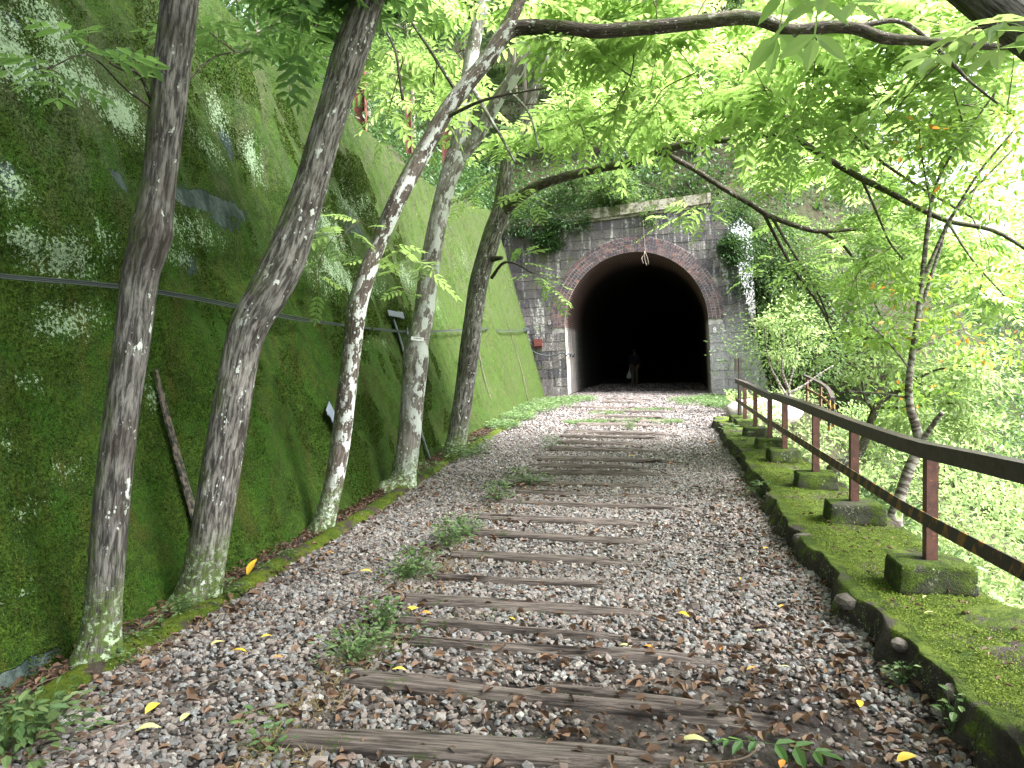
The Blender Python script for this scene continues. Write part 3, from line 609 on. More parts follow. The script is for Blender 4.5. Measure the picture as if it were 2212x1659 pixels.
# posts with their footings
PY = [(2.55, 0), (4.41, 0), (6.16, 0), (7.68, 0), (9.6, -.03), (10.89, 0), (12.55, 0), (14.08, 0), (15.05, 0)]
for i, (y, ln) in enumerate(PY):
    b = rp(y, .33); top = .965 if i < 8 else 1.0
    mb = MB(); T = nrm(np.array([rs[0], 1, 0])); S = np.array([T[1], -T[0], 0])
    for (cx_, cy_, sx, sy) in ((0, 0, .008, .07), (.028, -.033, .062, .007), (.028, .033, .062, .007)):
        c = b+S*cx_+T*cy_; V = []
        for z_, l_ in ((-.12, 0), (top-.33-.02, ln)):
            for a_, b_ in ((-1, -1), (1, -1), (1, 1), (-1, 1)): V.append(c+S*(a_*sx/2)+T*(b_*sy/2+l_+.02)+np.array([0, 0, z_]))
        mb.add(V, BOXF)
    if i == 8:
        for dx_, z0, z1 in ((.02, .3, 1.42), (-.05, 1.15, 1.40)):
            mb.box(b+np.array([dx_, -.05, (z0+z1)/2-.33]), (.05, .05, z1-z0))
    mb.build('post', M['rust'] if i < 8 else M['rail_dark'], rail)
    # footing: weathered concrete block, rounded corners
    sx, sy, hz_ = [(.52, .34, .20), (.50, .34, .20), (.50, .36, .20), (.46, .36, .20), (.46, .36, .19), (.44, .36, .18), (.44, .38, .18), (.42, .38, .17), (.42, .38, .16)][i]
    nb = 14; g = np.linspace(-1, 1, nb); V = []; F = []
    faces = [(0, 1, 2, 1), (0, 1, 2, -1), (0, 2, 1, 1), (0, 2, 1, -1), (1, 2, 0, 1), (1, 2, 0, -1)]
    for a_, b_, c_, sg in faces:
        A_, B_ = np.meshgrid(g, g, indexing='ij'); Q = np.zeros((nb, nb, 3)); Q[..., a_] = A_; Q[..., b_] = B_; Q[..., c_] = sg
        fl_ = (sg > 0) ^ (c_ == 1); ff = grid(nb, nb)+len(V)*nb*nb; F.append(ff if fl_ else ff[:, ::-1]); V.append(Q.reshape(-1, 3))
    Q = np.concatenate(V); ln_ = (np.abs(Q)**13).sum(-1, keepdims=True)**(1/13); Q = Q/ln_
    Q = Q*np.array([sx*.42, sy*.47, hz_*.43]); q_ = fbm(Q[:, 0]*6+i*3, Q[:, 1]*6, Q[:, 2]*6, 1, 3, 31)[:, None]; Q = Q*(1+.10*q_)
    Q[:, :2] *= (1-.10*Q[:, 2:]/hz_); Q = Q[:, :1]*S+Q[:, 1:2]*T+Q[:, 2:]*np.array([0, 0, 1])
    mesh('footing', Q+np.array([b[0]+.02, b[1], .15+hz_/2-.01]), np.concatenate(F), M['moss_block'], rail, True)
# second railing, striped, farther right
r2 = tag(empty('striped_railing', tuple(W(1797, 918, 17.5))), 'short rusty railing with yellow and black striped posts beyond the right bank', 'railing')
e0, e1 = np.array(W(1800, 862, 17.5)), np.array(W(1738, 812, 21.5)); b0 = np.array(W(1797, 922, 17.5))
P = spline([e0, (e0*.6+e1*.4)+[.12, 0, .05], e1], 8); V, F, vv = bar(P, .09, .07); mesh('top_rail', V, F, M['rail_dark'], r2, vec=vv)
P2 = P-[0, 0, .33]; V, F, vv = bar(P2, .02, .07); mesh('lower_rail', V, F, M['stripe'], r2, vec=vv)
for k in (0, 5, 10, 15):
    p = P[k]; V, F, vv = tube([p-[0, 0, .95 if k else e0[2]-b0[2]], p-[0, 0, .03]], .045 if k == 0 else .04, 4); mesh('post', V, F, M['stripe'] if k < 6 else M['rust'], r2, vec=vv)
# ================================================================== TUNNEL PORTAL
UC, VS, RI, RO = -.08, 2.62, 2.60, 3.15
portal = tag(empty('tunnel_portal', tuple(PC)), 'old stone tunnel portal with a dark brick arch at the end of the path', 'tunnel portal')
portal.rotation_euler = Matrix(((ex[0], ey[0], 0), (ex[1], ey[1], 0), (0, 0, 1))).to_euler(); portal.rotation_mode = 'XYZ'
portal.rotation_euler = (Matrix(((ex[0], ey[0], 0), (ex[1], ey[1], 0), (0, 0, 1))) @ Matrix.Rotation(-PT, 3, 'Y')).to_euler()
# local frame of the portal: x across, y into the hill, z up
def pmesh(mb, name, mat, parent=portal, **k): return mb.build(name, mat, parent, world=False, **k)
def vtop(u): return 6.55+.045*(u+.85)
EL, ERt, ERb = -5.6, 3.15, 4.5
def er(v): return ERb+(ERt-ERb)*v/6.6
# solid wall behind the blocks (mortar colour), with the arched hole
mb = MB(); th = np.linspace(0, math.pi, 61); arc = np.stack([UC-RI*np.cos(th), VS+RI*np.sin(th)], -1); hole = np.concatenate([[[UC-RI-.02, -.3]], arc, [[UC+RI+.02, -.3]]])
outer = []
for (u, v) in hole:
    a = math.atan2(v-1.5, u-UC) if v > 0 else None
    if a is None: outer.append((EL if u < 0 else er(0)-.07, -.3)); continue
    du, dv = math.cos(a), math.sin(a); tt = 1e9
    if dv > 1e-6: tt = min(tt, (vtop(u)-1.5)/dv)
    if du > 1e-6: tt = min(tt, ((ERb-.07)-UC+1.5*(ERt-ERb)/6.6)/(du-dv*(ERt-ERb)/6.6))
    if du < -1e-6: tt = min(tt, (EL-UC)/du)
    outer.append((UC+du*tt, 1.5+dv*tt))
outer = np.array(outer); n = len(hole)
for dpt, fl_ in ((.03, 0), (.80, 1)):
    V = np.concatenate([np.stack([hole[:, 0], np.full(n, dpt), hole[:, 1]], -1), np.stack([outer[:, 0], np.full(n, dpt), outer[:, 1]], -1)]); mb.add(V, grid(2, n))
V = np.concatenate([np.stack([outer[:, 0], np.full(n, .03), outer[:, 1]], -1), np.stack([outer[:, 0], np.full(n, .8), outer[:, 1]], -1)]); pmesh(mb, 'mortar_wall', M['mortar'])
mb = MB(); mb.add(V, grid(2, n)); pmesh(mb, 'side_stone', M['stone'])
# stone blocks
def lowerb(u, v1):     # lower limit of stone at u: outside of the arch ring
    d = abs(u-UC); Rm = RO-.06
    if d >= Rm: return v1
    return max(v1, VS+math.sqrt(Rm*Rm-d*d))
mb = MB(); v = -.25; ci = 0
while v < 6.6:
    hgt = .335; v2 = v+hgt-.016; u = EL+.1+(.33 if ci % 2 else 0)*random.uniform(.6, 1.2)
    while u < er(v)-.05:
        L_ = random.uniform(.48, .78); u2 = min(u+L_, er(v)-.02)
        jl, jr = UC-RI-.0, UC+RI+.0
        if v2 < VS+.02:
            if u < jl < u2 or (u < jl and jl-u2 < .2 and u2 < jl): u2 = jl
            if jl <= u < jr: u = jr; continue
        if u2-u > .08:
            d0 = -.010+random.uniform(-.012, .012); ns = max(1, int((u2-u)/.10)); uu = np.linspace(u+.008, u2-.008, ns+1); va = random.random()
            lo = [lowerb(q, v) if v2 > VS else v for q in uu]
            Vf = []; ok = []
            for q, l_ in zip(uu, lo): Vf += [(q, d0, min(l_, v2)), (q, d0, v2), (q, .06, min(l_, v2)), (q, .06, v2)]
            F = []
            for k in range(ns):
                if min(lo[k], v2) >= v2 and min(lo[k+1], v2) >= v2: continue
                a = k*4; b = a+4; F += [(a, b, b+1, a+1), (a+1, b+1, b+3, a+3), (b, a, a+2, b+2)]
                if k == 0: F.append((a, a+1, a+3, a+2))
                if k == ns-1: F.append((b+1, b, b+2, b+3))
            if F: Vf = np.array(Vf); Vf[:, 1] += rng.normal(0, .004, len(Vf)); mb.add(Vf, np.array(F), va)
        u = u2+.001
    v += hgt; ci += 1
pmesh(mb, 'stone_face', M['stone'])
# brick arch: four rings of headers
mb = MB()
for k in range(4):
    r0 = RI+k*(RO-RI)/4+.010; r1 = RI+(k+1)*(RO-RI)/4-.010; nb = int(math.pi*(r0+r1)/2/.098)
    for i in range(nb):
        a0 = math.pi*i/nb+.008/r0; a1 = math.pi*(i+1)/nb-.008/r0; d0 = -.028+random.uniform(-.004, .004)
        V = [(UC-r*math.cos(a), d, VS+r*math.sin(a)) for d in (d0, .08) for r, a in ((r0, a0), (r0, a1), (r1, a1), (r1, a0))]
        mb.add(V, np.array([[0, 1, 2, 3], [4, 7, 6, 5], [0, 4, 5, 1], [1, 5, 6, 2], [2, 6, 7, 3], [3, 7, 4, 0]]), random.random())
ring = pmesh(mb, 'brick_arch', M['brick'])
mb = MB(); th = np.linspace(0, math.pi, 80)
for r0, r1, d in ((RI-.002, RO, -.012),):
    V = [(UC-r*math.cos(a), d, VS+r*math.sin(a)) for a in th for r in (r0, r1)]; mb.add(V, grid(80, 2))
pmesh(mb, 'arch_mortar', M['mortar'], ring)
# coping
mb = MB(); u = EL
while u < 2.75:
    L_ = random.uniform(.85, 1.15); u2 = min(u+L_, 2.78); h0, h1 = vtop(u), vtop(u2); dj = random.uniform(-.02, .02)
    V = [(a, d, b) for d in (-.20+dj, .55) for a, b in ((u+.006, h0), (u2-.006, h1), (u2-.006, h1+.36), (u+.006, h0+.36))]
    mb.add(V, np.array([[0, 1, 2, 3], [4, 7, 6, 5], [0, 4, 5, 1], [1, 5, 6, 2], [2, 6, 7, 3], [3, 7, 4, 0]])); u = u2
pmesh(mb, 'coping', M['coping'])
mb = MB(); V = [(a, d, b) for d in (-.10, .50) for a, b in ((EL, vtop(EL)-.10), (2.70, vtop(2.7)-.10), (2.70, vtop(2.7)-.002), (EL, vtop(EL)-.002))]
mb.add(V, np.array([[0, 1, 2, 3], [4, 7, 6, 5], [0, 4, 5, 1], [1, 5, 6, 2], [2, 6, 7, 3], [3, 7, 4, 0]])); pmesh(mb, 'string_course', M['coping'])
# lining of the tunnel
prof = [(UC-RI, -.4), (UC-RI, .9)]+[(UC-RI*math.cos(a), VS+RI*math.sin(a)) for a in np.linspace(0, math.pi, 49)]+[(UC+RI, .9), (UC+RI, -.4)]
prof = np.array(prof); L_ = np.concatenate([[0], np.cumsum(np.linalg.norm(np.diff(prof, axis=0), axis=1))]); dl = np.concatenate([[-.012, .03, .3], np.arange(.6, 6, .4), np.arange(6, 40, 3), [40.6]])
V = np.array([[(p[0], d, p[1]) for p in prof] for d in dl]); vec = np.array([[(d, l, 0) for l in L_] for d in dl])
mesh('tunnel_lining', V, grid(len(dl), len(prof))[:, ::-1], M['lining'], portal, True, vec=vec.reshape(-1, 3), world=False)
n = len(prof); mesh('tunnel_end', np.array([(p[0], 40.5, p[1]) for p in prof]), [np.arange(n)[None]], M['deep_shade'], portal, world=False)
def text(body, size, mat, name, parent, M4, ext=.002, font=None):
    cu = bpy.data.curves.new(name, 'FONT'); cu.body = body; cu.size = size; cu.align_x = 'CENTER'; cu.align_y = 'CENTER'; cu.extrude = ext
    o = bpy.data.objects.new(name+'_tmp', cu); COL.objects.link(o)
    dg = bpy.context.evaluated_depsgraph_get(); me = bpy.data.meshes.new_from_object(o.evaluated_get(dg)); bpy.data.objects.remove(o)
    me.materials.clear(); me.materials.append(mat); q = bpy.data.objects.new(name, me); COL.objects.link(q); q.parent = parent; q.matrix_local = M4; return q
u8, v8 = PP(1549, 719)
text('8', .26, M['white'], 'painted_number', portal, Matrix.Translation((u8, -.035, v8)) @ Matrix.Rotation(math.pi/2, 4, 'X'))
u9, v9 = PP(1190, 690)
text('8', .24, M['mortar'], 'painted_number', portal, Matrix.Translation((u9+.05, -.036, v9)) @ Matrix.Rotation(math.pi/2, 4, 'X'))
# rusty box on the portal
c0 = PP(1130+36, 735); bx_ = tag(empty('junction_box', tuple(pw(*c0, -.08))), 'small rusty red metal box fixed to the stones left of the arch', 'metal box')
bx_.rotation_euler = (0, 0, TH)
mb = MB(); mb.box((0, .045, 0), (.34, .02, .38)); mb.build('back_plate', M['rust'], bx_, world=False)
mb = MB(); mb.box((.03, -.02, .03), (.30, .11, .24), jit=.004); mb.build('box_body', M['red_steel'], bx_, world=False)
# dead twig hanging in the arch
p0 = pw(*PP(1404, 490), -.25); P = [pw(*PP(x, y), -.3) for x, y in ((1403, 480), (1404, 500), (1405, 530), (1406, 550))]
mb = MB(); mb.tube(spline(P, 4), .007, 5)
for q in (((1406, 548), (1400, 556), (1398, 566)), ((1406, 548), (1410, 560), (1412, 574)), ((1404, 545), (1404, 562), (1408, 576)), ((1400, 556), (1397, 560), (1401, 572))): mb.tube(spline([pw(*PP(*s_), -.3) for s_ in q], 3), .008, 5)
tag(mb.build('dangling_twig', NT('pale_twig').pbr((.30, .25, .21), .8), smooth=True), 'pale forked dead twig dangling under the top of the brick arch', 'twig')
# boulder by the right of the portal
V, F = stone(W(1650, 893, 18.5), .62, (1.5, 1.0, .62), 5, 4); tag(mesh('boulder', V, F, M['rock'], smooth=True), 'pale rounded boulder behind the far end of the railing', 'boulder')
# ================================================================== SLEEPERS
SL = [((592, 1588), (1481, 1648), .21, 'closest to the camera, split into long planks'), ((735, 1462), (1612, 1540), .20, 'second nearest, split at its left end'), ((806, 1378), (1560, 1428), .10, ''), ((850, 1340), (1590, 1392), .09, ''),
      ((860, 1294), (1409, 1325), .20, ''), ((925, 1250), (1352, 1267), .10, ''), ((968, 1197), (1371, 1216), .20, ''), ((1012, 1152), (1413, 1173), .18, ''), ((1028, 1116), (1416, 1134), .19, ''), ((1070, 1083), (1500, 1100), .15, ''),
      ((1108, 1063), (1440, 1074), .16, ''), ((1118, 1044), (1425, 1052), .16, ''), ((1130, 1021), (1442, 1028), .18, ''), ((1140, 1006), (1384, 1012), .17, ''), ((1160, 993), (1472, 1000), .19, ''), ((1186, 970), (1402, 976), .20, ''),
      ((1202, 957), (1395, 962), .18, ''), ((1208, 944), (1434, 948), .19, ''), ((1218, 934), (1450, 940), .19, ''), ((1243, 917), (1452, 922), .20, ''), ((1268, 908), (1450, 913), .18, ''), ((1280, 899), (1450, 905), .19, ''),
      ((1272, 888), (1452, 892), .21, ''), ((1236, 880), (1482, 885), .22, ''), ((1300, 869), (1425, 872), .25, ''), ((1309, 862), (1410, 865), .25, '')]
ords = ['nearest', 'second', 'third', 'fourth', 'fifth', 'sixth', 'seventh', 'eighth', 'ninth', 'tenth', 'eleventh', 'twelfth', 'thirteenth', 'fourteenth', 'fifteenth', 'sixteenth', 'seventeenth', 'eighteenth', 'nineteenth', 'twentieth', 'twenty-first', 'twenty-second', 'twenty-third', 'twenty-fourth', 'twenty-fifth', 'twenty-sixth']
SEG = []
for i, (a, b, wd, ex_) in enumerate(SL):
    A = np.array(G(*a, .025)); B = np.array(G(*b, .02)); Lx = np.linalg.norm(B-A); T = (B-A)/Lx; S = np.cross([0, 0, 1.0], T); bur = 1.0 if i > 12 else .0
    wd *= .86
    SEG.append((A[:2].copy(), B[:2].copy(), wd))
    nx_, ny_ = (150, 22) if i < 9 else (60, 10)
    sx = np.linspace(-.02, Lx+.25, nx_); sy = np.linspace(-1, 1, ny_)
    X_, Y_ = np.meshgrid(sx, sy, indexing='ij')
    wv = wd/2*(1+.22*fbm(X_*2.6+i*9, np.sign(Y_)*3, 0, 1, 3, 51)); yl_ = Y_*wv+.02*fbm(X_*1.3, i*5., 0, 1, 2, 52)
    z = (.026 if i < 12 else .05)-.085*np.abs(Y_)**7
    gro = fbm(X_*.9+i*7, yl_*30, i*3., 1, 3, 53); z = z+.012*gro-.055*np.clip(-gro-.18, 0, 1)*2.2
    z = z-.10*np.clip((X_-Lx*.82)/(Lx*.35), 0, 1)**1.6*(1+.8*fbm(X_*3, yl_*14, i, 1, 2, 54))
    z = z-.12*np.clip(1-X_/.05, 0, 1)**2*(.6+.9*np.abs(fbm(0, yl_*18+i*3, 0, 1, 2, 55)))
    z = z-.075*np.clip(fbm(X_*1.2+i*3, yl_*15, 2.+i, 1, 2, 56)*2.6-(.25 if i in (1, 2, 3, 5) else .55), 0, 1)
    P = A+T*X_[..., None]+S*yl_[..., None]+np.array([0, 0, 1.0])*z[..., None]
    edge = P.copy(); b0_ = P[:, :1]-[0, 0, .12]; b1_ = P[:, -1:]-[0, 0, .12]; P = np.concatenate([b0_, P, b1_], 1); c0_ = P[:1]*1; c0_[..., 2] = -.1; P = np.concatenate([c0_, P], 0)
    o = bpy.data.objects.new('x', None)
    ang = math.atan2(T[1], T[0]); ca, sa = math.cos(-ang), math.sin(-ang); Q = P-A; Q = np.stack([Q[..., 0]*ca-Q[..., 1]*sa, Q[..., 0]*sa+Q[..., 1]*ca, Q[..., 2]], -1)
    o = mesh('sleeper', Q, grid(nx_+1, ny_+2), M['wood'], smooth=True, world=False); o.location = A; o.rotation_euler = (0, 0, ang)
    tag(o, ('weathered grey railway sleeper, '+(ex_ if ex_ else ords[i]+' one counted from the camera')), 'railway sleeper', 'railway sleepers sunk in the gravel')
def near_sleeper(P):
    m_ = np.zeros(len(P), bool)
    for A, B, wd in SEG:
        d = B-A; L = np.linalg.norm(d); d = d/L; q = P-A; t = q @ d; s_ = np.abs(q[:, 0]*-d[1]+q[:, 1]*d[0]); m_ |= (t > -.0) & (t < L*.86) & (s_ < wd*.46)
    return m_
# ================================================================== GRAVEL
ICO = None
import bmesh
bm = bmesh.new(); bmesh.ops.create_icosphere(bm, subdivisions=1, radius=1.0); ICOV = np.array([v.co[:] for v in bm.verts]); ICOF = np.array([[v.index for v in f.verts] for f in bm.faces]); bm.free()
CUBV = np.array([[-1,-1,-1],[1,-1,-1],[1,1,-1],[-1,1,-1],[-1,-1,1],[1,-1,1],[1,1,1],[-1,1,1]])*.68
def randrot(n):
    q = rng.normal(size=(n, 4)); q /= np.linalg.norm(q, axis=1, keepdims=True); a, b, c, d = q.T
    return np.stack([1-2*(c*c+d*d), 2*(b*c-a*d), 2*(b*d+a*c), 2*(b*c+a*d), 1-2*(b*b+d*d), 2*(c*d-a*b), 2*(b*d-a*c), 2*(c*d+a*b), 1-2*(b*b+c*c)], -1).reshape(n, 3, 3)
def stones(P, r, near):
    n = len(P); B, F = (ICOV, ICOF) if near else (CUBV, BOXF)
    V = B[None]*(1+rng.normal(0, .20, (n, len(B), 1)))+rng.normal(0, .10, (n, len(B), 3))
    V = V*(rng.uniform(.65, 1.3, (n, 1, 3))); V = np.einsum('nij,nkj->nki', randrot(n), V); V[..., 2] *= .75
    V = V*r[:, None, None]+P[:, None]
    Fs = (F[None]+(np.arange(n)*len(B))[:, None, None]).reshape(-1, F.shape[1]); return V.reshape(-1, 3), Fs, np.repeat(rng.random(n), len(F))
def pathpts(n, y0, y1, k=1.0):
    y = y0+(y1-y0)*rng.random(n)**k; l = cx(y)+.02; l = np.where(y > 24, PC.x+(y-PC.y)*.22-2.6, l); r_ = np.where(y < 16, kx(y)+.03, PC.x+(y-PC.y)*.22+2.55+np.clip(20-y, 0, 4)*0); r_ = np.maximum(r_, l+.1)
    return np.stack([l+(r_-l)*rng.random(n), y], -1)
def dirtmask(P):   # trodden dark soil with few stones, lower right
    return np.clip(1.15*np.exp(-((P[:, 0]-.75-.05*P[:, 1])/.85)**2-((P[:, 1]-3.0)/.95)**2)+.35*np.exp(-((P[:, 0])/.8)**2-((P[:, 1]-3.2)/.9)**2), 0, 1)
mbs = []
for n, y0, y1, rr_, near in ((40000, 2.0, 5.2, (.006, .0225), True), (48000, 5.0, 9.5, (.009, .021), False), (30000, 9.3, 15, (.012, .024), False), (26000, 14.8, 30, (.014, .030), False), (1500, 30, 38, (.02, .03), False)):
    P = pathpts(n, y0, y1); nz1 = fbm(P[:, 0]*1.3, P[:, 1]*1.3, 0, 1, 3, 61)
    keep = (~near_sleeper(P) | (rng.random(n) < .03)) & (rng.random(n) > dirtmask(P)*.93) & (rng.random(n) > np.clip(-nz1*1.1-.05, 0, .55)); P = P[keep]
    r = rr_[0]+(rr_[1]-rr_[0])*rng.random(len(P))**1.7; big = rng.random(len(P)) < .02; r = np.where(big, r*1.6, r)
    z = path_h(P[:, 0], P[:, 1])+r*.35+rng.random(len(P))*.006
    mbs.append(stones(np.column_stack([P, z]), r, near))
off = 0; Vs, Fq, Ft, va_q, va_t = [], [], [], [], []
for V, F, v_ in mbs:
    (Ft if F.shape[1] == 3 else Fq).append(F+off); (va_t if F.shape[1] == 3 else va_q).append(v_); Vs.append(V); off += len(V)
tag(mesh('gravel', np.concatenate(Vs), [np.concatenate(Ft), np.concatenate(Fq)], M['gravel'], var=np.concatenate(va_t+va_q)), 'crushed grey and pink ballast stones covering the path', 'gravel', kind='stuff')
# ================================================================== LEAVES
def compound(P, D, N, L, pairs=6, ll=.26, wr=.34, droop=.25):
    """pinnate leaves: returns leaf quads and thin rachis quads"""
    n = len(P); D = nrm(D); S = nrm(np.cross(N, D)); N = np.cross(D, S)
    ts = np.repeat(np.linspace(.22, .94, pairs), 2); sg = np.tile([1.0, -1.0], pairs); ts = np.append(ts, 1.0); sg = np.append(sg, 0.0); k = len(ts)
    dn = np.array([0, 0, -1.0])
    bp = P[:, None]+D[:, None]*(L[:, None, None]*ts[None, :, None])+dn*(droop*L[:, None]*ts[None]**2)[..., None]
    ld = D[:, None]*np.where(sg == 0, 1.0, .50)[None, :, None]+S[:, None]*(sg[None, :, None]*.95)+rng.normal(0, .10, (n, k, 3))+dn*.18
    ln = N[:, None]+rng.normal(0, .16, (n, k, 3))
    size = L[:, None]*ll*(.72+.5*np.sin(np.pi*np.clip(ts, 0, 1)*.9))[None]*rng.uniform(.85, 1.12, (n, k))
    V, F = leaves(bp.reshape(-1, 3), ld.reshape(-1, 3), ln.reshape(-1, 3), size.reshape(-1), wr)
    var = np.clip(np.repeat(np.repeat(rng.random(n), k)*.75+rng.random(n*k)*.25, 2), 0, .96)
    # rachis
    tt = np.array([0, .5, 1.0]); rc = P[:, None]+D[:, None]*(L[:, None, None]*tt[None, :, None])+dn*(droop*L[:, None]*tt[None]**2)[..., None]
    hw = .0022; R_ = np.stack([rc-S[:, None]*hw, rc+S[:, None]*hw], 2).reshape(-1, 3); i = (np.arange(n)*6)[:, None]
    FR = np.concatenate([i+np.array([[0, 1, 3, 2]]), i+np.array([[2, 3, 5, 4]])], 1).reshape(-1, 4)
    return np.concatenate([V, R_]), np.concatenate([F, FR+len(V)]), np.concatenate([var, np.full(len(FR), .5)])
class Skel:
    def __init__(s): s.P = []; s.mb = MB()
def sprays(skel, anchors, twigs, nleaf=6, L=.46, lastlen=.85, pairs=5, ll=.285, wr=.39, tw=.010, flat=.28):
    """a twig from the nearest branch to every anchor, with compound leaves on its outer part"""
    skel = np.asarray(skel); bp, bd, bn, bl = [], [], [], []
    A_ = np.array(anchors); d0 = np.array([np.linalg.norm(skel-a, axis=1).min() for a in A_])
    for a in A_[np.argsort(d0)]:
        d = np.linalg.norm(skel-a, axis=1); b = skel[np.argmin(d+rng.random(len(d))*.35)]
        Lt = np.linalg.norm(a-b)
        mid = (a+b)/2+np.array([0, 0, .10*Lt])+rng.normal(0, .07*Lt, 3); c = spline(np.array([b, mid, a]), 5)
        twigs.tube(c, np.linspace(tw*min(1.5, .45+Lt*.5), .0025, len(c)), 4, False); skel = np.concatenate([skel, c[2:-2]])
        seg = np.linalg.norm(np.diff(c, axis=0), axis=1); cl = np.concatenate([[0], np.cumsum(seg)]); tl = cl[-1]
        for k in range(nleaf):
            t = max(tl-lastlen, tl*.15); t = t+(tl-t)*(k+.7)/nleaf; p = np.array([np.interp(t, cl, c[:, q]) for q in range(3)])
            T = nrm(c[-1]-c[-3]); T = nrm(T*np.array([1, 1, .5])); S = nrm(np.cross(T, [0, 0, 1.0])); sg = 1 if k % 2 else -1
            if k == nleaf-1: sg = 0
            dd = nrm(T*.65+S*sg*.9+rng.normal(0, .22, 3)+np.array([0, 0, .05])); bp.append(p); bd.append(dd); bn.append(np.array([0, 0, 1.0])+rng.normal(0, flat, 3)); bl.append(L*rng.uniform(.7, 1.15))
    return compound(np.array(bp), np.array(bd), np.array(bn), np.array(bl), pairs, ll, wr)
def anch(n, x0, x1, y0, y1, Y0, Y1, sc_=.9, thr=-.15, seed=0):
    out = []
    while len(out) < n:
        p = W(random.uniform(x0, x1), random.uniform(y0, y1), random.uniform(Y0, Y1))
        if float(fbm(p.x*sc_, p.y*sc_, p.z*sc_*1.6, 1, 2, seed)) > thr: out.append(np.array(p))
    return out
def boxa(n, x, y, z): return [np.array([random.uniform(*x), random.uniform(*y), random.uniform(*z)]) for _ in range(n)]  # anchors in a box, for unseen overhead sprays that shade the path
def limb(pts, n, jit=.05, seed=0, k=10):
    """pts rows: px, py, Y, width in picture units -> world points, radii"""
    Q = np.array([list(W(a, b, c))+[d*.44*c/FPX] for a, b, c, d in pts]); Q = spline(Q, k); return Q[:, :3], np.maximum(Q[:, 3], .003)
def tree(name, label, limbs, mats, group, crown, leafmat, base_dz=.12, **kw):
    """limbs[0] is the trunk"""
    b = np.array(W(limbs[0][0][0], limbs[0][0][1], limbs[0][0][2])); root = tag(empty(name, (b[0], b[1], 0)), label, 'tree', group)
    sk = []; tp, tr = limb(limbs[0], 1, k=26); tp = np.concatenate([[tp[0]-[0, 0, base_dz+max(0, tp[0][2])]], tp]); hz_ = tp[:, 2]-tp[1][2]; tr = np.concatenate([[tr[0]], tr]); tr = tr*(1+.42*np.exp(-np.clip(hz_, 0, 9)/.09))
    V, F, vec = tube(tp, tr, 44, True, .06, kw.get('seed', 1)); trunk = mesh('trunk', V, F, M[mats[0]], root, True, vec=vec); sk.append(tp[len(tp)//2:])
    for i, lb in enumerate(limbs[1:]):
        bp, br = limb(lb, 1, k=12); V, F, vec = tube(bp, br, 20 if lb[0][3] > 18 else 10, True, .07, kw.get('seed', 1)+i+2); mesh('branch', V, F, M[mats[1]], root, True, vec=vec); sk.append(bp[len(bp)//6:])
    sk = np.concatenate(sk)
    if crown:
        tw = MB(); Vs, Fs, vs_ = [], [], []; o_ = 0
        for an, kk in crown:
            V, F, v_ = sprays(sk, an, tw, **kk); Vs.append(V); Fs.append(F+o_); vs_.append(v_); o_ += len(V)
        tw.build('twigs', M['twig'], root, True)['kind'] = 'stuff'; mesh('foliage', np.concatenate(Vs), np.concatenate(Fs), M[leafmat], root, var=np.concatenate(vs_))
    return root
GT = 'trees between the mossy wall and the gravel path'
# tree 1: dark straight trunk, nearest
t1 = tree('path_tree', 'nearest dark upright trunk with mint lichen at its foot, in front of the mossy wall',
     [[(212, 1425, 3.86, 92), (222, 1330, 3.86, 86), (240, 1100, 3.88, 84), (262, 900, 3.9, 80), (285, 740, 3.92, 82), (303, 600, 3.95, 84), (318, 540, 3.95, 92), (327, 500, 3.95, 100), (334, 460, 3.95, 88), (345, 380, 3.95, 78), (360, 250, 3.95, 82), (375, 120, 3.95, 84), (388, 0, 3.9, 86), (402, -200, 3.8, 80), (415, -700, 3.6, 60), (400, -1500, 3.3, 30)],
      [(325, 215, 3.9, 9), (300, 160, 3.75, 7), (262, 150, 3.65, 5), (235, 135, 3.6, 4)], [(330, 235, 3.9, 7), (270, 190, 3.7, 5), (190, 120, 3.5, 4), (100, 150, 3.4, 3)], [(380, 215, 3.9, 6), (420, 160, 4.1, 5), (470, 120, 4.3, 4), (540, 110, 4.5, 3)],
      [(392, -120, 3.85, 40), (600, -420, 4.2, 30), (900, -700, 4.8, 18), (1300, -1100, 5, 8)], [(392, -220, 3.85, 36), (300, -600, 3.2, 24), (-200, -900, 2.6, 10)]],
     ('bark_dark', 'bark_branch'), GT, [([np.array(W(*q)) for q in ((240, 130, 3.6), (75, 150, 3.4), (190, 75, 3.4), (150, 185, 3.5), (310, 120, 3.9), (545, 105, 4.5), (470, 60, 4.2), (590, 60, 4.6), (640, 20, 4.6))], dict(nleaf=3, L=.21, lastlen=.28, pairs=3, ll=.42, wr=.42, tw=.004)),
      (anch(34, 400, 850, -120, 60, 4.2, 5.2, seed=3), dict(nleaf=4, L=.30, lastlen=.4, pairs=4, ll=.36, wr=.38, tw=.006)), (boxa(110, (-3.2, 1.4), (-2, 5), (4.9, 7.0)), dict(nleaf=7, L=.42))], 'leaf_left', seed=2)
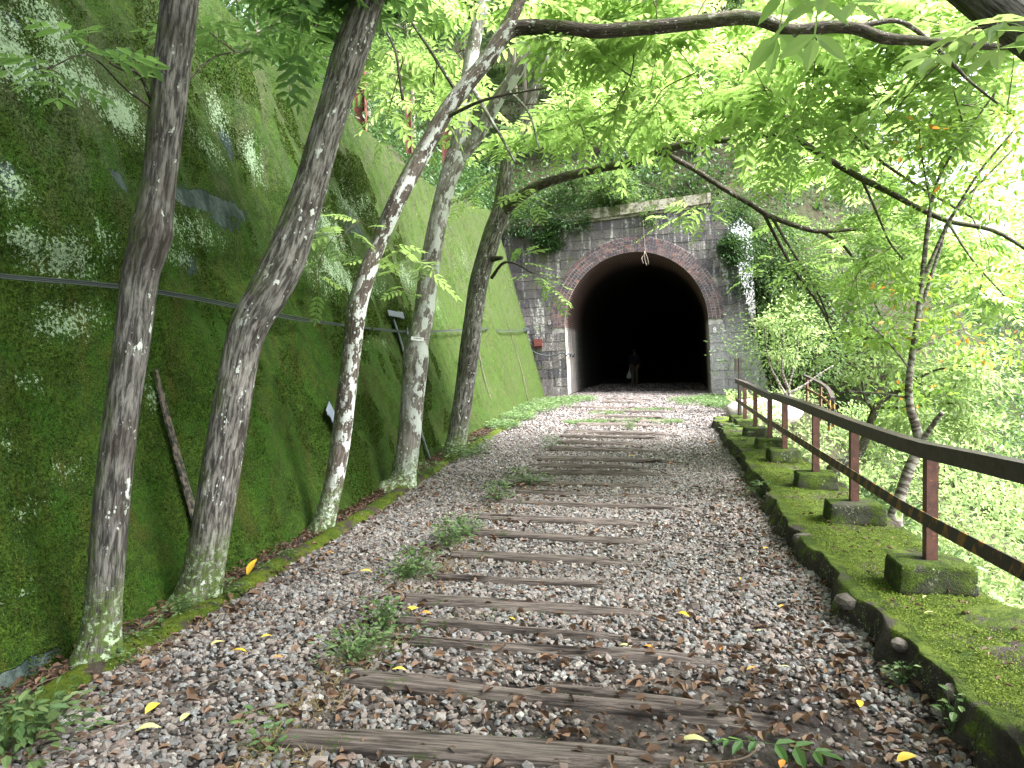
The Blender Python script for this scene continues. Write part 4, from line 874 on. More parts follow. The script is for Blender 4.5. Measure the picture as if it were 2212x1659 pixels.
# tree 2: big bent trunk
t2 = tree('path_tree', 'thick ridged trunk bent to the right above the cable, second from the camera',
     [[(415, 1335, 4.82, 128), (432, 1270, 4.82, 104), (450, 1180, 4.82, 94), (480, 1000, 4.85, 92), (505, 850, 4.87, 88), (522, 760, 4.9, 86), (540, 700, 4.92, 92), (575, 640, 4.95, 96), (612, 570, 5.0, 96), (645, 480, 5.05, 88), (672, 400, 5.1, 80), (700, 300, 5.15, 74), (725, 220, 5.2, 76), (752, 130, 5.2, 82), (785, 30, 5.2, 76), (830, -120, 5.2, 66), (900, -500, 5.1, 46), (950, -900, 5, 26)],
      [(820, -90, 5.2, 36), (1050, -300, 5.4, 26), (1500, -480, 5.8, 14), (1900, -500, 6, 6)], [(850, -220, 5.15, 30), (650, -520, 5.4, 18), (450, -700, 5.5, 8)]],
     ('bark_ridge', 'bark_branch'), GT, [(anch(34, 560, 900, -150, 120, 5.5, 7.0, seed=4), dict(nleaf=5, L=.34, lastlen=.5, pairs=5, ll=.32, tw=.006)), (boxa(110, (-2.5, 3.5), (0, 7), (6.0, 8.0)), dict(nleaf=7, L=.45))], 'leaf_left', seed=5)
# tree 3: spotted thin trunk; its limb sweeps right across the top
t3 = tree('path_tree', 'slim white spotted trunk whose long limb sweeps right across the top of the photo',
     [[(690, 1160, 6.75, 58), (702, 1120, 6.75, 52), (722, 1040, 6.78, 46), (738, 940, 6.8, 48), (750, 840, 6.8, 46), (762, 740, 6.8, 46), (772, 660, 6.8, 48), (790, 600, 6.85, 44), (815, 530, 6.9, 40), (850, 450, 6.9, 42), (885, 380, 6.95, 44), (925, 310, 7.0, 42), (965, 240, 7.0, 40), (1010, 180, 7.0, 38), (1055, 125, 7.0, 38), (1085, 80, 7.0, 40), (1110, 55, 7.0, 40)],
      [(1095, 62, 7.0, 36), (1150, 58, 7.0, 36), (1220, 60, 6.95, 32), (1290, 68, 6.9, 33), (1370, 62, 6.85, 34), (1450, 55, 6.8, 34), (1530, 45, 6.75, 34), (1600, 38, 6.7, 34), (1650, 45, 6.65, 32), (1710, 66, 6.6, 30), (1790, 58, 6.55, 30), (1850, 62, 6.5, 28), (1910, 82, 6.45, 27), (1990, 88, 6.4, 22), (2080, 97, 6.35, 19), (2180, 100, 6.3, 16), (2300, 90, 6.2, 12)],
      [(1085, 82, 7.0, 34), (1130, -20, 7.1, 28), (1180, -180, 7.3, 20), (1230, -400, 7.5, 10)], [(1840, 60, 6.5, 16), (1930, 45, 6.6, 12), (1985, 70, 6.7, 11), (2060, 140, 6.9, 9), (2100, 180, 7, 7), (2190, 250, 7.2, 5)],
      [(870, 215, 7.2, 8), (850, 100, 7.4, 6), (800, 20, 7.6, 5)], [(955, 258, 7.0, 10), (1030, 222, 6.8, 8), (1090, 205, 6.7, 6), (1180, 190, 6.6, 4)], [(990, 205, 7, 9), (930, 110, 7.2, 7), (880, 30, 7.4, 6), (850, -60, 7.5, 5)]],
     ('bark_spot', 'bark_branch'), GT, [(anch(150, 1080, 2212, -90, 110, 7.1, 9.6, seed=6), dict(nleaf=6)), (anch(26, 1800, 2240, 90, 330, 7.5, 9.8, seed=27, thr=-.3), dict(nleaf=6)), (anch(66, 1250, 2150, 90, 300, 7.4, 9.8, seed=7), dict(nleaf=6)), (anch(12, 760, 1000, -40, 300, 7.2, 8.6, seed=8, thr=-.05), dict(nleaf=5, L=.34, lastlen=.6)),
      ([np.array(W(*q)) for q in ((700, 505, 6.4), (735, 545, 6.4), (850, 590, 6.3), (880, 560, 6.6), (690, 640, 6.5), (930, 600, 6.7), (760, 470, 6.6))], dict(nleaf=3, L=.26, lastlen=.4, pairs=5, ll=.3, tw=.005))], 'leaf', seed=9)
# tree 4: pale trunk with name plate, forked
t4 = tree('path_tree', 'pale grey forked trunk carrying a white name plate, fourth from the camera',
     [[(862, 1062, 8.9, 84), (872, 1030, 8.9, 62), (882, 960, 8.9, 58), (890, 880, 8.9, 56), (896, 810, 8.9, 60), (898, 770, 8.9, 64), (903, 735, 8.9, 54), (915, 680, 8.95, 50), (925, 600, 9.0, 48), (938, 520, 9.0, 46), (952, 450, 9.0, 44), (966, 395, 9.0, 44), (982, 350, 9.0, 50), (990, 330, 9.0, 46)],
      [(985, 345, 9.0, 38), (990, 300, 9.0, 36), (998, 240, 9.0, 36), (1010, 180, 9.05, 36), (1020, 110, 9.1, 34), (1035, 40, 9.1, 30), (1060, -60, 9.2, 24), (1080, -250, 9.3, 12)],
      [(988, 345, 9.0, 34), (1015, 315, 8.95, 33), (1045, 270, 8.9, 32), (1075, 215, 8.85, 31), (1110, 165, 8.8, 30), (1145, 110, 8.8, 30), (1175, 60, 8.8, 28), (1225, -10, 8.8, 26), (1300, -120, 8.9, 16), (1400, -300, 9, 8)],
      [(1018, 185, 9.0, 12), (1055, 250, 8.6, 9), (1085, 300, 8.5, 7), (1112, 350, 8.4, 6)], [(1090, 190, 8.85, 8), (1140, 240, 8.6, 6), (1165, 320, 8.4, 5)]],
     ('bark_grey', 'bark_grey'), GT, [(anch(80, 850, 1500, -80, 330, 9.6, 11.5, seed=10, thr=0), dict(nleaf=6)), ([np.array(W(*q)) for q in ((830, 545, 8.3), (1000, 440, 8.6), (1030, 400, 8.4), (850, 620, 8.4), (780, 560, 8.2))], dict(nleaf=3, L=.28, lastlen=.4, pairs=5, ll=.3, tw=.005)), (boxa(20, (-2, 2), (7, 10), (7, 9)), dict(nleaf=7, L=.45))], 'leaf', seed=12)
# tree 5: ridged trunk, long branch arching over the portal
t5 = tree('path_tree', 'dark ridged trunk farthest along the wall, with a branch arching over the tunnel mouth',
     [[(975, 1003, 11.7, 74), (985, 960, 11.7, 52), (995, 900, 11.75, 48), (1005, 830, 11.8, 48), (1015, 750, 11.8, 50), (1022, 690, 11.8, 46), (1032, 620, 11.85, 46), (1048, 560, 11.9, 46), (1066, 500, 11.9, 46), (1082, 455, 11.9, 44), (1088, 400, 11.9, 34), (1100, 340, 11.9, 32), (1122, 290, 11.9, 32), (1140, 240, 11.9, 28), (1160, 180, 11.9, 24), (1185, 90, 11.9, 20), (1220, -60, 12, 12)],
      [(1080, 465, 11.9, 32), (1105, 440, 11.8, 28), (1150, 408, 11.6, 25), (1210, 385, 11.4, 23), (1290, 365, 11.2, 20), (1360, 352, 11.0, 19), (1440, 322, 10.8, 20), (1500, 308, 10.6, 17), (1560, 303, 10.4, 16), (1620, 296, 10.2, 15), (1700, 284, 10, 15), (1760, 268, 9.9, 12), (1835, 243, 9.8, 9)],
      [(1700, 284, 10.0, 16), (1745, 315, 9.9, 15), (1800, 350, 9.7, 15), (1860, 385, 9.5, 15), (1920, 415, 9.3, 14), (1985, 450, 9.1, 13), (2050, 478, 8.9, 12), (2150, 500, 8.7, 10), (2250, 560, 8.5, 8)],
      [(1490, 312, 10.6, 14), (1560, 275, 10.5, 12), (1620, 255, 10.4, 12), (1680, 252, 10.3, 12), (1740, 258, 10.2, 12), (1800, 275, 10, 11), (1850, 295, 9.9, 10), (1900, 345, 9.7, 8), (1980, 400, 9.5, 7), (2100, 470, 9.2, 5)],
      [(1430, 330, 10.8, 15), (1490, 360, 10.9, 13), (1560, 405, 11, 13), (1620, 440, 11, 13), (1660, 465, 11, 13), (1720, 488, 11, 12), (1770, 500, 11, 11), (1850, 495, 11, 9), (1920, 500, 11, 7)],
      [(1650, 462, 11, 9), (1680, 520, 11.2, 8), (1720, 590, 11.4, 7), (1770, 660, 11.6, 6), (1810, 740, 11.8, 4)], [(1665, 465, 11, 8), (1710, 540, 11, 6), (1760, 620, 11, 5), (1790, 690, 11, 4)], [(1775, 500, 11, 8), (1830, 540, 11.2, 7), (1870, 610, 11.4, 5), (1900, 680, 11.6, 4)],
      [(1860, 385, 9.5, 7), (1890, 450, 9.6, 6), (1920, 520, 9.8, 5), (1950, 560, 10, 4)], [(1060, 560, 11.85, 15), (1084, 557, 11.6, 9)], [(1062, 600, 11.7, 9), (1085, 570, 11.4, 7), (1110, 568, 11.2, 5), (1150, 590, 11, 4)], [(2045, 476, 8.9, 7), (2100, 560, 8.6, 5), (2170, 640, 8.4, 4)]],
     ('bark_ridge', 'bark_branch'), GT, [(anch(80, 1150, 1780, 60, 300, 11.2, 13.5, seed=14, thr=-.05), dict(nleaf=6)), (anch(38, 1830, 2240, 300, 700, 9.0, 12.0, seed=19, thr=-.2), dict(nleaf=6)), (anch(60, 1640, 2212, 130, 480, 9.8, 13.0, seed=15, thr=-.05), dict(nleaf=6)), (anch(45, 1650, 2200, 450, 620, 9.4, 12.0, seed=16, thr=.0), dict(nleaf=6)), (anch(9, 1790, 2080, 640, 760, 9.6, 12.0, seed=17, thr=-.2), dict(nleaf=5, L=.38, lastlen=.5)),
      ([np.array(W(*q)) for q in ((1165, 600, 10.8), (1195, 640, 10.8), (1130, 545, 11), (1120, 430, 11.4), (1150, 445, 11.3), (1470, 470, 10.8), (1520, 480, 10.8), (1440, 480, 10.9), (1620, 600, 11), (1700, 700, 11.5), (1740, 735, 11.5))], dict(nleaf=4, L=.38, lastlen=.5, tw=.006)), (boxa(20, (-1, 2), (10, 13), (8, 10)), dict(nleaf=7, L=.45))], 'leaf', seed=17)
# near leaning tree, only its dark limb and some big leaves show in the top right corner
t6 = tree('leaning_tree', 'thick dark leaning limb cutting the top right corner, close to the camera',
     [[(2650, 1900, 2.6, 230), (2660, 1100, 2.5, 190), (2640, 600, 2.4, 170), (2500, 280, 2.25, 150), (2330, 130, 2.15, 140), (2212, 50, 2.1, 120), (2110, -25, 2.05, 110), (1950, -160, 2.0, 100), (1700, -400, 2.0, 80), (1300, -800, 2, 50)],
      [(1830, -270, 2.0, 40), (1790, -150, 1.95, 14), (1775, -50, 1.9, 7), (1772, -12, 1.88, 5)], [(2160, 20, 2.08, 20), (2130, 55, 2.05, 6), (2100, 62, 2.0, 4)]],
     ('bark_dark', 'bark_branch'), None, [([np.array(W(1772, -15, 1.88)), np.array(W(2085, 75, 1.95)), np.array(W(2150, 60, 2.0)), np.array(W(1700, -40, 1.95))], dict(nleaf=3, L=.10, lastlen=.05, pairs=2, ll=.95, wr=.40, tw=.003)),
       (boxa(300, (0, 8), (-6.5, 5.6), (5.4, 8.5)), dict(nleaf=9, L=.55)), (boxa(40, (.5, 5), (-4, 2.5), (3.6, 6.0)), dict(nleaf=7, L=.45))], 'leaf', base_dz=.4, seed=19)  # dense crown out of view, added to shade the foreground
# slender banded sapling on the right bank
t7 = tree('slender_tree', 'slender young tree with banded grey bark on the right bank behind the railing',
     [[(1930, 1125, 7.6, 30), (1945, 1070, 7.6, 27), (1965, 1010, 7.6, 25), (1985, 965, 7.6, 24), (1978, 920, 7.6, 22), (1966, 880, 7.6, 19), (1963, 830, 7.6, 17), (1970, 770, 7.6, 15), (1982, 690, 7.6, 14), (1992, 600, 7.6, 12), (2003, 500, 7.6, 11), (2012, 440, 7.6, 9), (2035, 370, 7.5, 6), (2100, 270, 7.4, 5), (2150, 200, 7.3, 4)],
      [(1985, 965, 7.6, 14), (2010, 925, 7.5, 13), (2036, 890, 7.4, 12)], [(1996, 600, 7.6, 9), (2040, 500, 7.5, 8), (2110, 380, 7.3, 6), (2200, 270, 7.2, 5)], [(1985, 680, 7.6, 9), (2030, 540, 7.6, 8), (2060, 460, 7.6, 6), (2200, 310, 7.5, 4)],
      [(2010, 440, 7.6, 5), (1990, 330, 7.5, 4), (1985, 260, 7.4, 3)], [(1968, 800, 7.6, 6), (1920, 740, 7.6, 5), (1880, 700, 7.6, 4)], [(1975, 760, 7.6, 5), (2050, 720, 7.6, 4), (2120, 700, 7.6, 3)], [(1966, 860, 7.6, 6), (1900, 850, 7.8, 5), (1830, 845, 8, 4)]],
     ('bark_band', 'bark_band'), None, None, None, base_dz=.9, seed=23)
def simple_crown(parent, name, spots, n, size, mat, up=.5, clump=.35, wr=.45, nclump=40, outer=.75):
    """spots: (centre, radii); leaves sit in clumps through each ellipsoid, denser near its skin"""
    C, Dn = [], []
    for c, r in spots:
        k = nclump; d = nrm(rng.normal(size=(k, 3))); rad = outer+(1.05-outer)*rng.random(k)[:, None]; rad = np.where(rng.random((k, 1)) < .25, rad*.6, rad); cc = np.array(c)+d*rad*np.array(r)
        m_ = n//len(spots); j = rng.integers(0, k, m_); cs = clump*min(r)*rng.uniform(.5, 1.2, k)
        off_ = np.clip(rng.normal(size=(m_, 3)), -1.9, 1.9)*cs[j][:, None]*np.array([1, 1, .6]); C.append(cc[j]+off_); Dn.append(nrm(d[j]*.8+nrm(off_)*.6+rng.normal(0, .45, (m_, 3))))
    C = np.concatenate(C); Dn = np.concatenate(Dn); N = rng.normal(0, .45, C.shape)+np.array([0, 0, up+.3])+Dn*.25
    V, F = leaves(C, Dn, N, size*rng.uniform(.6, 1.2, len(C)), wr)
    return mesh(name, V, F, mat, parent, var=np.repeat(rng.random(len(C)), 2))
# leaves of the slender tree, some turning orange
sp = [(np.array(W(x, y, Y)), np.array([rx, ry, rz])) for x, y, Y, rx, ry, rz in ((1900, 720, 7.7, .4, .5, .22), (2050, 720, 7.6, .5, .5, .2), (2100, 600, 7.5, .55, .6, .3), (2140, 420, 7.4, .6, .6, .35), (2040, 400, 7.5, .5, .5, .3), (2160, 280, 7.2, .5, .6, .3), (1960, 620, 7.7, .4, .4, .2), (2170, 760, 7.4, .5, .5, .2), (1990, 300, 7.5, .4, .4, .25), (1950, 860, 7.9, .5, .5, .18))]
simple_crown(t7, 'foliage', sp, 2300, .075, M['leaf_turning'], .7, .45, .5, 22, .3)
# ================================================================== SHRUBS AND FOREST
def bush(loc, spots, n, size, mat, label, cat='shrub', group=None, name='shrub', stems=4, **k):
    r = tag(empty(name, loc), label, cat, group); mb = MB(); loc = np.array(loc)
    for i in range(stems):
        c, rr_ = spots[i % len(spots)]; e = np.array(c)+rng.normal(0, .4, 3)*np.array(rr_); b = loc+rng.normal(0, .06, 3)*[1, 1, 0]-[0, 0, .15]; m_ = (b+e)/2+rng.normal(0, .12, 3)*np.linalg.norm(e-b)*.5
        mb = MB(); mb.tube(spline([b, m_, e], 5), np.linspace(.022, .006, 11), 5, False); mb.build('stem', M['twig'], r, True)
    simple_crown(r, 'foliage', spots, n, size, mat, **k); return r
def pl(px, py, d): u, v = PP(px, py); return pw(u, v, d)
# shrubs hanging over the portal
bush(tuple(pl(1230, 480, 1.0)), [(pl(1200, 430, .3), (1.1, .8, .8)), (pl(1270, 410, .2), (1.2, .8, .8)), (pl(1170, 480, -.15), (.8, .5, .5)), (pl(1240, 470, -.2), (.9, .5, .45)), (pl(1110, 470, -.1), (.7, .6, .6)), (pl(1200, 515, -.3), (.45, .3, .35))], 9000, .13, M['leaf_dark'], 'dense glossy evergreen shrub hanging over the left top of the portal', clump=.4, nclump=60, wr=.38)
bush(tuple(pl(1320, 400, .8)), [(pl(1310, 385, .0), (1.3, .8, .55)), (pl(1340, 420, -.1), (.8, .5, .35))], 3000, .15, M['leaf_forest'], 'lighter green shrub leaning over the portal coping', clump=.4)
bush(tuple(pl(1410, 450, .3)), [(pl(1412, 428, .1), (.5, .4, .35)), (pl(1415, 470, -.25), (.22, .15, .4))], 500, .09, M['leaf_forest'], 'small weedy plant growing in the coping joint above the arch', clump=.5)
bush(tuple(pl(1620, 560, .3)), [(pl(1620, 500, .4), (.9, .8, 1.0)), (pl(1640, 590, -.1), (.8, .7, .9)), (pl(1590, 450, .5), (.8, .6, .5)), (pl(1590, 545, -.2), (.35, .3, .5)), (pl(1680, 540, .2), (1.2, 1, 1.2))], 10000, .12, M['leaf_dark'], 'dense glossy evergreen shrub covering the right shoulder of the portal', clump=.38, nclump=70, wr=.38)
bush(tuple(pl(1730, 640, .3)), [(pl(1720, 620, -.4), (1.3, 1, 1.2)), (pl(1790, 560, .6), (1.6, 1.3, 1.3)), (pl(1700, 700, -.8), (.9, .8, .7))], 9000, .13, M['leaf_forest'], 'tall leafy shrub right of the portal below the evergreen', clump=.4, nclump=60)
# bright sapling in front of the portal's right side
s_ = tree('young_tree', 'small bright sapling with thin stems in front of the portal, right of the arch',
     [[(1700, 880, 19.0, 9), (1705, 850, 19, 8), (1690, 800, 19, 6), (1692, 740, 19, 5), (1690, 690, 19, 3)], [(1702, 860, 19, 7), (1668, 800, 19, 5), (1655, 750, 19, 4), (1650, 700, 19, 3)], [(1706, 850, 19, 6), (1740, 830, 19, 5), (1775, 805, 19, 4), (1800, 790, 19, 3)], [(1702, 840, 19, 6), (1720, 770, 19, 5), (1725, 720, 19, 3)]],
     ('bark_band', 'bark_band'), None, None, None, seed=31)
simple_crown(s_, 'foliage', [(np.array(W(x, y, 19)), np.array(r_)) for x, y, r_ in ((1668, 700, (.3, .4, .3)), (1700, 680, (.6, .6, .5)), (1740, 720, (.6, .6, .35)), (1690, 760, (.6, .5, .3)))], 1700, .10, M['leaf_bright'], .7, .5, .42, 20, .1)
# gnarled shrub behind the railing
s_ = tree('bank_tree', 'small tree with a curved dark trunk leaning out behind the railing',
     [[(1800, 1010, 9.6, 22), (1850, 985, 9.6, 22), (1872, 940, 9.6, 20), (1885, 900, 9.6, 19), (1900, 870, 9.6, 16), (1940, 845, 9.6, 12), (1990, 830, 9.5, 8)], [(1890, 890, 9.6, 9), (1868, 860, 9.6, 6), (1862, 825, 9.6, 5)], [(1895, 880, 9.6, 8), (1960, 880, 9.4, 6), (2060, 870, 9.2, 4)], [(1930, 848, 9.6, 7), (2020, 800, 9.3, 5), (2100, 790, 9, 4)]],
     ('bark_branch', 'bark_branch'), None, None, None, base_dz=.7, seed=37)
simple_crown(s_, 'foliage', [(np.array(W(x, y, Y)), np.array(r_)) for x, y, Y, r_ in ((1900, 800, 9.8, (.7, .6, .25)), (2000, 790, 9.5, (.7, .6, .25)), (2060, 850, 9.3, (.6, .5, .3)), (2120, 800, 9.0, (.6, .5, .3)), (1960, 900, 9.9, (.5, .5, .25)), (2100, 920, 9.2, (.45, .4, .2)))], 3600, .085, M['leaf_bright'], .8, .45, .42, 30, .3)
# shrubs down the right bank
def bank(x, y, r, h, n, size, mat, lab, k=3):
    z = float(ground_h(x, y)); sp_ = [(np.array([x+random.uniform(-.5, .5)*r, y+random.uniform(-.5, .5)*r, z+h*random.uniform(.35, .8)]), np.array([r, r, h*.45])) for _ in range(k)]
    return bush((x, y, z), sp_, n, size, M[mat], lab, group='shrubs on the right bank', clump=.35, nclump=40, outer=.5)
for a in ((3.3, 3.4, .35, .5, 500, .11, 'leaf_bright', 'low shrub pressed against the kerb below the nearest railing post'), (3.75, 5.2, .45, .5, 650, .12, 'leaf_bright', 'bright low shrub beside the kerb below the second railing post'),
          (4.1, 7.4, .5, .6, 800, .11, 'weed', 'leafy green plants behind the third railing post'), (4.6, 9.6, .6, .8, 1700, .085, 'weed', 'ferny green shrub behind the middle of the railing'), (5.3, 12.4, .7, .8, 1700, .09, 'leaf_bright', 'bright shrub behind the far railing posts'),
          (5.1, 4.3, .9, 1.4, 1500, .12, 'leaf_bright', 'vine covered shrub low at the right edge of the photo'), (6.2, 6.8, 1.2, 2.0, 2000, .13, 'leaf_bright', 'large pale shrub on the bank below the slender tree'), (7.6, 10.5, 1.4, 2.6, 3600, .10, 'leaf_bright', 'large sunlit shrub farther down the bank'),
          (9.6, 14.5, 1.6, 3.2, 3600, .12, 'leaf_bright', 'tall sunlit shrub right of the striped railing'), (9.6, 21.0, 1.3, 1.6, 3000, .11, 'leaf_bright', 'sunlit shrub behind the striped railing'), (11.5, 20.5, 2.2, 4.0, 4200, .14, 'leaf_forest', 'big round shrub far down the bank'),
          (9.0, 24.5, 1.6, 3.0, 3600, .12, 'leaf_forest', 'dark shrub in the hollow right of the portal'), (8.2, 7.8, 1.3, 1.6, 2400, .10, 'weed', 'broad green shrub near the water at the right edge')):
    bank(*a)
# ground cover on the bank and the hillside (one mass each)
def cover(name, P, size, mat, label, h=.35, n=1):
    N = rng.normal(0, .4, P.shape)+[0, 0, .8]; D = nrm(rng.normal(0, 1, P.shape)+[0, 0, .35]); V, F = leaves(P+rng.random((len(P), 1))*[0, 0, h], D, N, size*rng.uniform(.6, 1.3, len(P)), .5)
    return tag(mesh(name, V, F, mat, var=np.repeat(rng.random(len(P)), 2)), label, 'ground cover', kind='stuff')
n = 15000; y = rng.uniform(.5, 24, n); x = railx(y)+.42+rng.random(n)**1.5*7; k = fbm(x*.9, y*.9, 0, 1, 3, 71) > -.25; x, y = x[k], y[k]
cover('bank_ground_cover', np.stack([x, y, ground_h(x, y)], -1), .11, M['leaf_bright'], 'leafy creepers covering the bank below the railing', .45)
n = 120000; u = rng.uniform(-16, 26, n); wd = rng.random(n)**1.4*26; k = fbm(u*.45, wd*.45, 0, 1, 3, 73) > -.1; u, wd = u[k], wd[k]
P = np.array(PC)+u[:, None]*ex+(wd+.75-np.clip((u-4.4)*.55, 0, 2.6))[:, None]*ey; P[:, 2] = spur(u, wd); P = P+rng.random((len(P), 1))**2*[0, 0, 1.6]
n = 24000; q = rng.random(n); ii = rng.integers(0, len(us)-1, n); ii = ii[us[ii] > 4.2]; n = len(ii); q = rng.random((n, 1))**.7; e_ = Ps[ii, 0]*(1-q)+Ps[ii, 1]*q+(Ps[ii+1, 0]-Ps[ii, 0])*rng.random((n, 1))+rng.normal(0, .3, (n, 3))-ey*rng.random((n, 1))*.8; P = np.concatenate([P, e_[e_[:, 2] > -6]])
cover('hill_undergrowth', P, .17, M['leaf_dark'], 'dark evergreen undergrowth covering the hill over the tunnel', .2)
n = 70000; a = rng.uniform(2, 34, n); t = rng.random(n)**1.3*16; k = fbm(a*.5, t*.5, 0, 1, 3, 75) > -.1; a, t = a[k], t[k]
P = np.stack([wx(np.clip(a, -6, 30))-BAT*wtop(np.clip(a, -6, 30))-.12-t, a, wtop(np.clip(a, -6, 30))-.05+.72*t], -1)+rng.random((len(t), 1))**2*[0, 0, 1.5]
cover('hillside_undergrowth', P, .13, M['leaf_dark'], 'tangled undergrowth on the slope above the mossy wall', .2)
# forest trees
def ftree(seed, hgt, lean, mat, crown_r, n, size):
    random.seed(seed); root = empty('forest_tree'); P = spline([(0, 0, -.4), (lean*.3, .1, hgt*.35), (lean*.6, -.1, hgt*.7), (lean, 0, hgt)], 6)
    V, F, vec = tube(P, np.linspace(.13, .04, len(P)), 10, False, .08, seed); mesh('trunk', V, F, M['bark_far'], root, True, vec=vec)
    sp_ = []
    for i in range(9):
        z = hgt*random.uniform(.35, .98); a = random.uniform(0, 6.28); L_ = crown_r*random.uniform(.5, 1); b = np.array([lean*z/hgt, 0, z]); e = b+np.array([math.cos(a)*L_, math.sin(a)*L_, random.uniform(.1, .9)]); mb = MB(); mb.tube(spline([b, (b+e)/2+[0, 0, .15], e], 4), np.linspace(.045, .012, 9), 5, False); mb.build('branch', M['bark_far'], root, True)
        sp_.append((e, np.array([1, 1, .5])*random.uniform(.8, 1.3)*crown_r*.42))
    simple_crown(root, 'crown', sp_, n, size, M[mat], .6, .45, .45, 16, .35); return root
protos = [ftree(1, 7.5, .8, 'leaf_forest', 2.2, 9000, .15), ftree(2, 9.0, -.5, 'leaf_dark', 2.4, 9000, .16), ftree(3, 6.0, .3, 'leaf_forest', 1.9, 7000, .13)]
for p in protos: p.location = (0, -500, 0)
used = set()
def place_tree(k, loc, s, rz, label, group):
    src = protos[k]
    if k in used:
        o = src.copy(); COL.objects.link(o)
        for ch in src.children: c = ch.copy(); COL.objects.link(c); c.parent = o
    else: o = src; used.add(k)
    o.location = loc; o.scale = (s, s, s); o.rotation_euler = (0, 0, rz); tag(o, label, 'tree', group)
def hill(a, t): return (float(wx(min(a, 30)))-BAT*float(wtop(min(a, 30)))-.12-t, a, float(wtop(min(a, 30)))-.1+.72*t)
rnd = random.Random(5); GH = 'forest trees on the slope above the wall and the tunnel'
hl = [(7.5, 3.5), (9, 6.5), (10.5, 2.6), (12, 5), (13.5, 8), (14.5, 2.2), (16, 4.5), (17.5, 7), (19, 2.5), (20.5, 5.2), (22, 8.5), (23.5, 3), (25, 6), (27, 2.4), (28.5, 9), (30, 5), (5, 5), (3, 8)]
for i, (a, t) in enumerate(hl): place_tree(i % 3, hill(a, t), rnd.uniform(.8, 1.15), rnd.uniform(0, 6.28), 'slim leafy forest tree rooted on the slope above the mossy wall', GH)
for i, (u, wd) in enumerate([(-5, 4), (-3, 7), (-1.2, 3.5), (.8, 6), (2.2, 3), (3.6, 8), (5, 4.5), (-6.5, 9), (-2, 12), (1.5, 12), (6.5, 9), (4.5, 14), (-5, 15), (8, 14), (0, 18), (9.5, 8), (11.5, 12), (-8, 5), (7, 20), (12, 19)]):
    P = np.array(PC)+u*ex+(wd+.75)*ey; place_tree((i+1) % 3, (P[0], P[1], float(spur(u, wd))-.2), rnd.uniform(.85, 1.25), rnd.uniform(0, 6.28), 'leafy forest tree growing on the hill over the tunnel', GH+' (hilltop)')
# wooded far bank of the river
def farmass(name, n, xr_, yr_, size, label, seed):
    r_ = np.random.default_rng(seed); x = r_.uniform(*xr_, n); y = r_.uniform(*yr_, n); k = fbm(x*.12, y*.12, 0, 1, 2, seed) > -.3; x, y = x[k], y[k]
    cl = fbm(x*.22, y*.22, 0, 1, 3, seed+1); P = np.stack([x, y, ground_h(x, y)+(3.5+5*cl)*r_.random(len(x))**.5], -1)
    N = r_.normal(0, .5, P.shape)+[0, 0, .7]; D = nrm(r_.normal(0, 1, P.shape)); V, F = leaves(P, D, N, size*r_.uniform(.6, 1.3, len(P)), .6)
    tag(mesh(name, V, F, M['leaf_bright'], var=np.repeat(r_.random(len(P))*.96, 2)), label, 'woodland', kind='stuff')
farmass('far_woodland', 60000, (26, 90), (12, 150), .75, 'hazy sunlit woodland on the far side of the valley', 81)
for i in range(16):
    y = rnd.uniform(10, 60); x = float(railx(min(y, 30)))+rnd.uniform(7, 15); z = max(float(ground_h(x, y)), -5.7); V, F = stone((x, y, z), rnd.uniform(.4, 1.3), (1.3, 1, .7), i+60, 3)
    tag(mesh('river_boulder', V, F, M['rock'], smooth=True), 'pale boulder in the river bed', 'boulder', 'boulders in the river bed')
# ================================================================== SMALL PLANTS, LITTER
def weedmass(name, P, hgt, leaf, mat, label, nper=10):
    n = len(P); k = nper; c = np.repeat(P, k, 0); hh_ = rng.random(n*k)**.7*hgt; a = rng.uniform(0, 6.28, n*k); rad = rng.random(n*k)*hgt*.45
    B = c+np.stack([np.cos(a)*rad, np.sin(a)*rad, hh_], -1); D = nrm(np.stack([np.cos(a), np.sin(a), rng.uniform(-.1, .6, n*k)], -1)); N = rng.normal(0, .3, B.shape)+[0, 0, 1]
    V, F = leaves(B, D, N, leaf*rng.uniform(.6, 1.3, len(B)), .42); return tag(mesh(name, V, F, mat, var=np.repeat(rng.random(len(B)), 2)), label, 'weeds', kind='stuff')
def ring_pts(cx0, cy0, rx, ry, n):
    a = rng.uniform(0, 6.28, n); r_ = np.sqrt(rng.random(n)); x = cx0+rx*r_*np.cos(a); y = cy0+ry*r_*np.sin(a); return np.stack([x, y, np.zeros(n)], -1)
def gp(px, py): p = G(px, py); return p.x, p.y
for (pts, lab, nm) in (
    ([(1150, 885, .7, 1.6, 240), (1200, 873, .7, 2.0, 240), (1250, 865, .6, 1.2, 110), (1120, 905, .4, 1.0, 130), (1085, 925, .35, .8, 120)] , 'green weeds along the foot of the wall before the portal', 'weeds'),
    ([(1510, 872, .9, 1.6, 200), (1545, 866, .7, 1.2, 170), (1560, 880, .5, 1.0, 120)], 'green weeds right of the path before the portal', 'weeds'),
    ([(1262, 916, .45, .5, 150), (1350, 912, .7, .35, 110), (1440, 914, .4, .35, 70), (1310, 895, .5, .4, 60), (1400, 888, .7, .3, 70)], 'grass patch growing between the farther sleepers', 'grass_patch')):
    P = np.concatenate([ring_pts(*gp(x, y), rx, ry, n) for x, y, rx, ry, n in pts]); k = [0]
    P = P[~near_sleeper(P[:, :2]) | (rng.random(len(P)) < .2)]
    weedmass(nm, P, .14 if nm == 'weeds' else .07, .07 if nm == 'weeds' else .05, M['weed'], lab, 9)
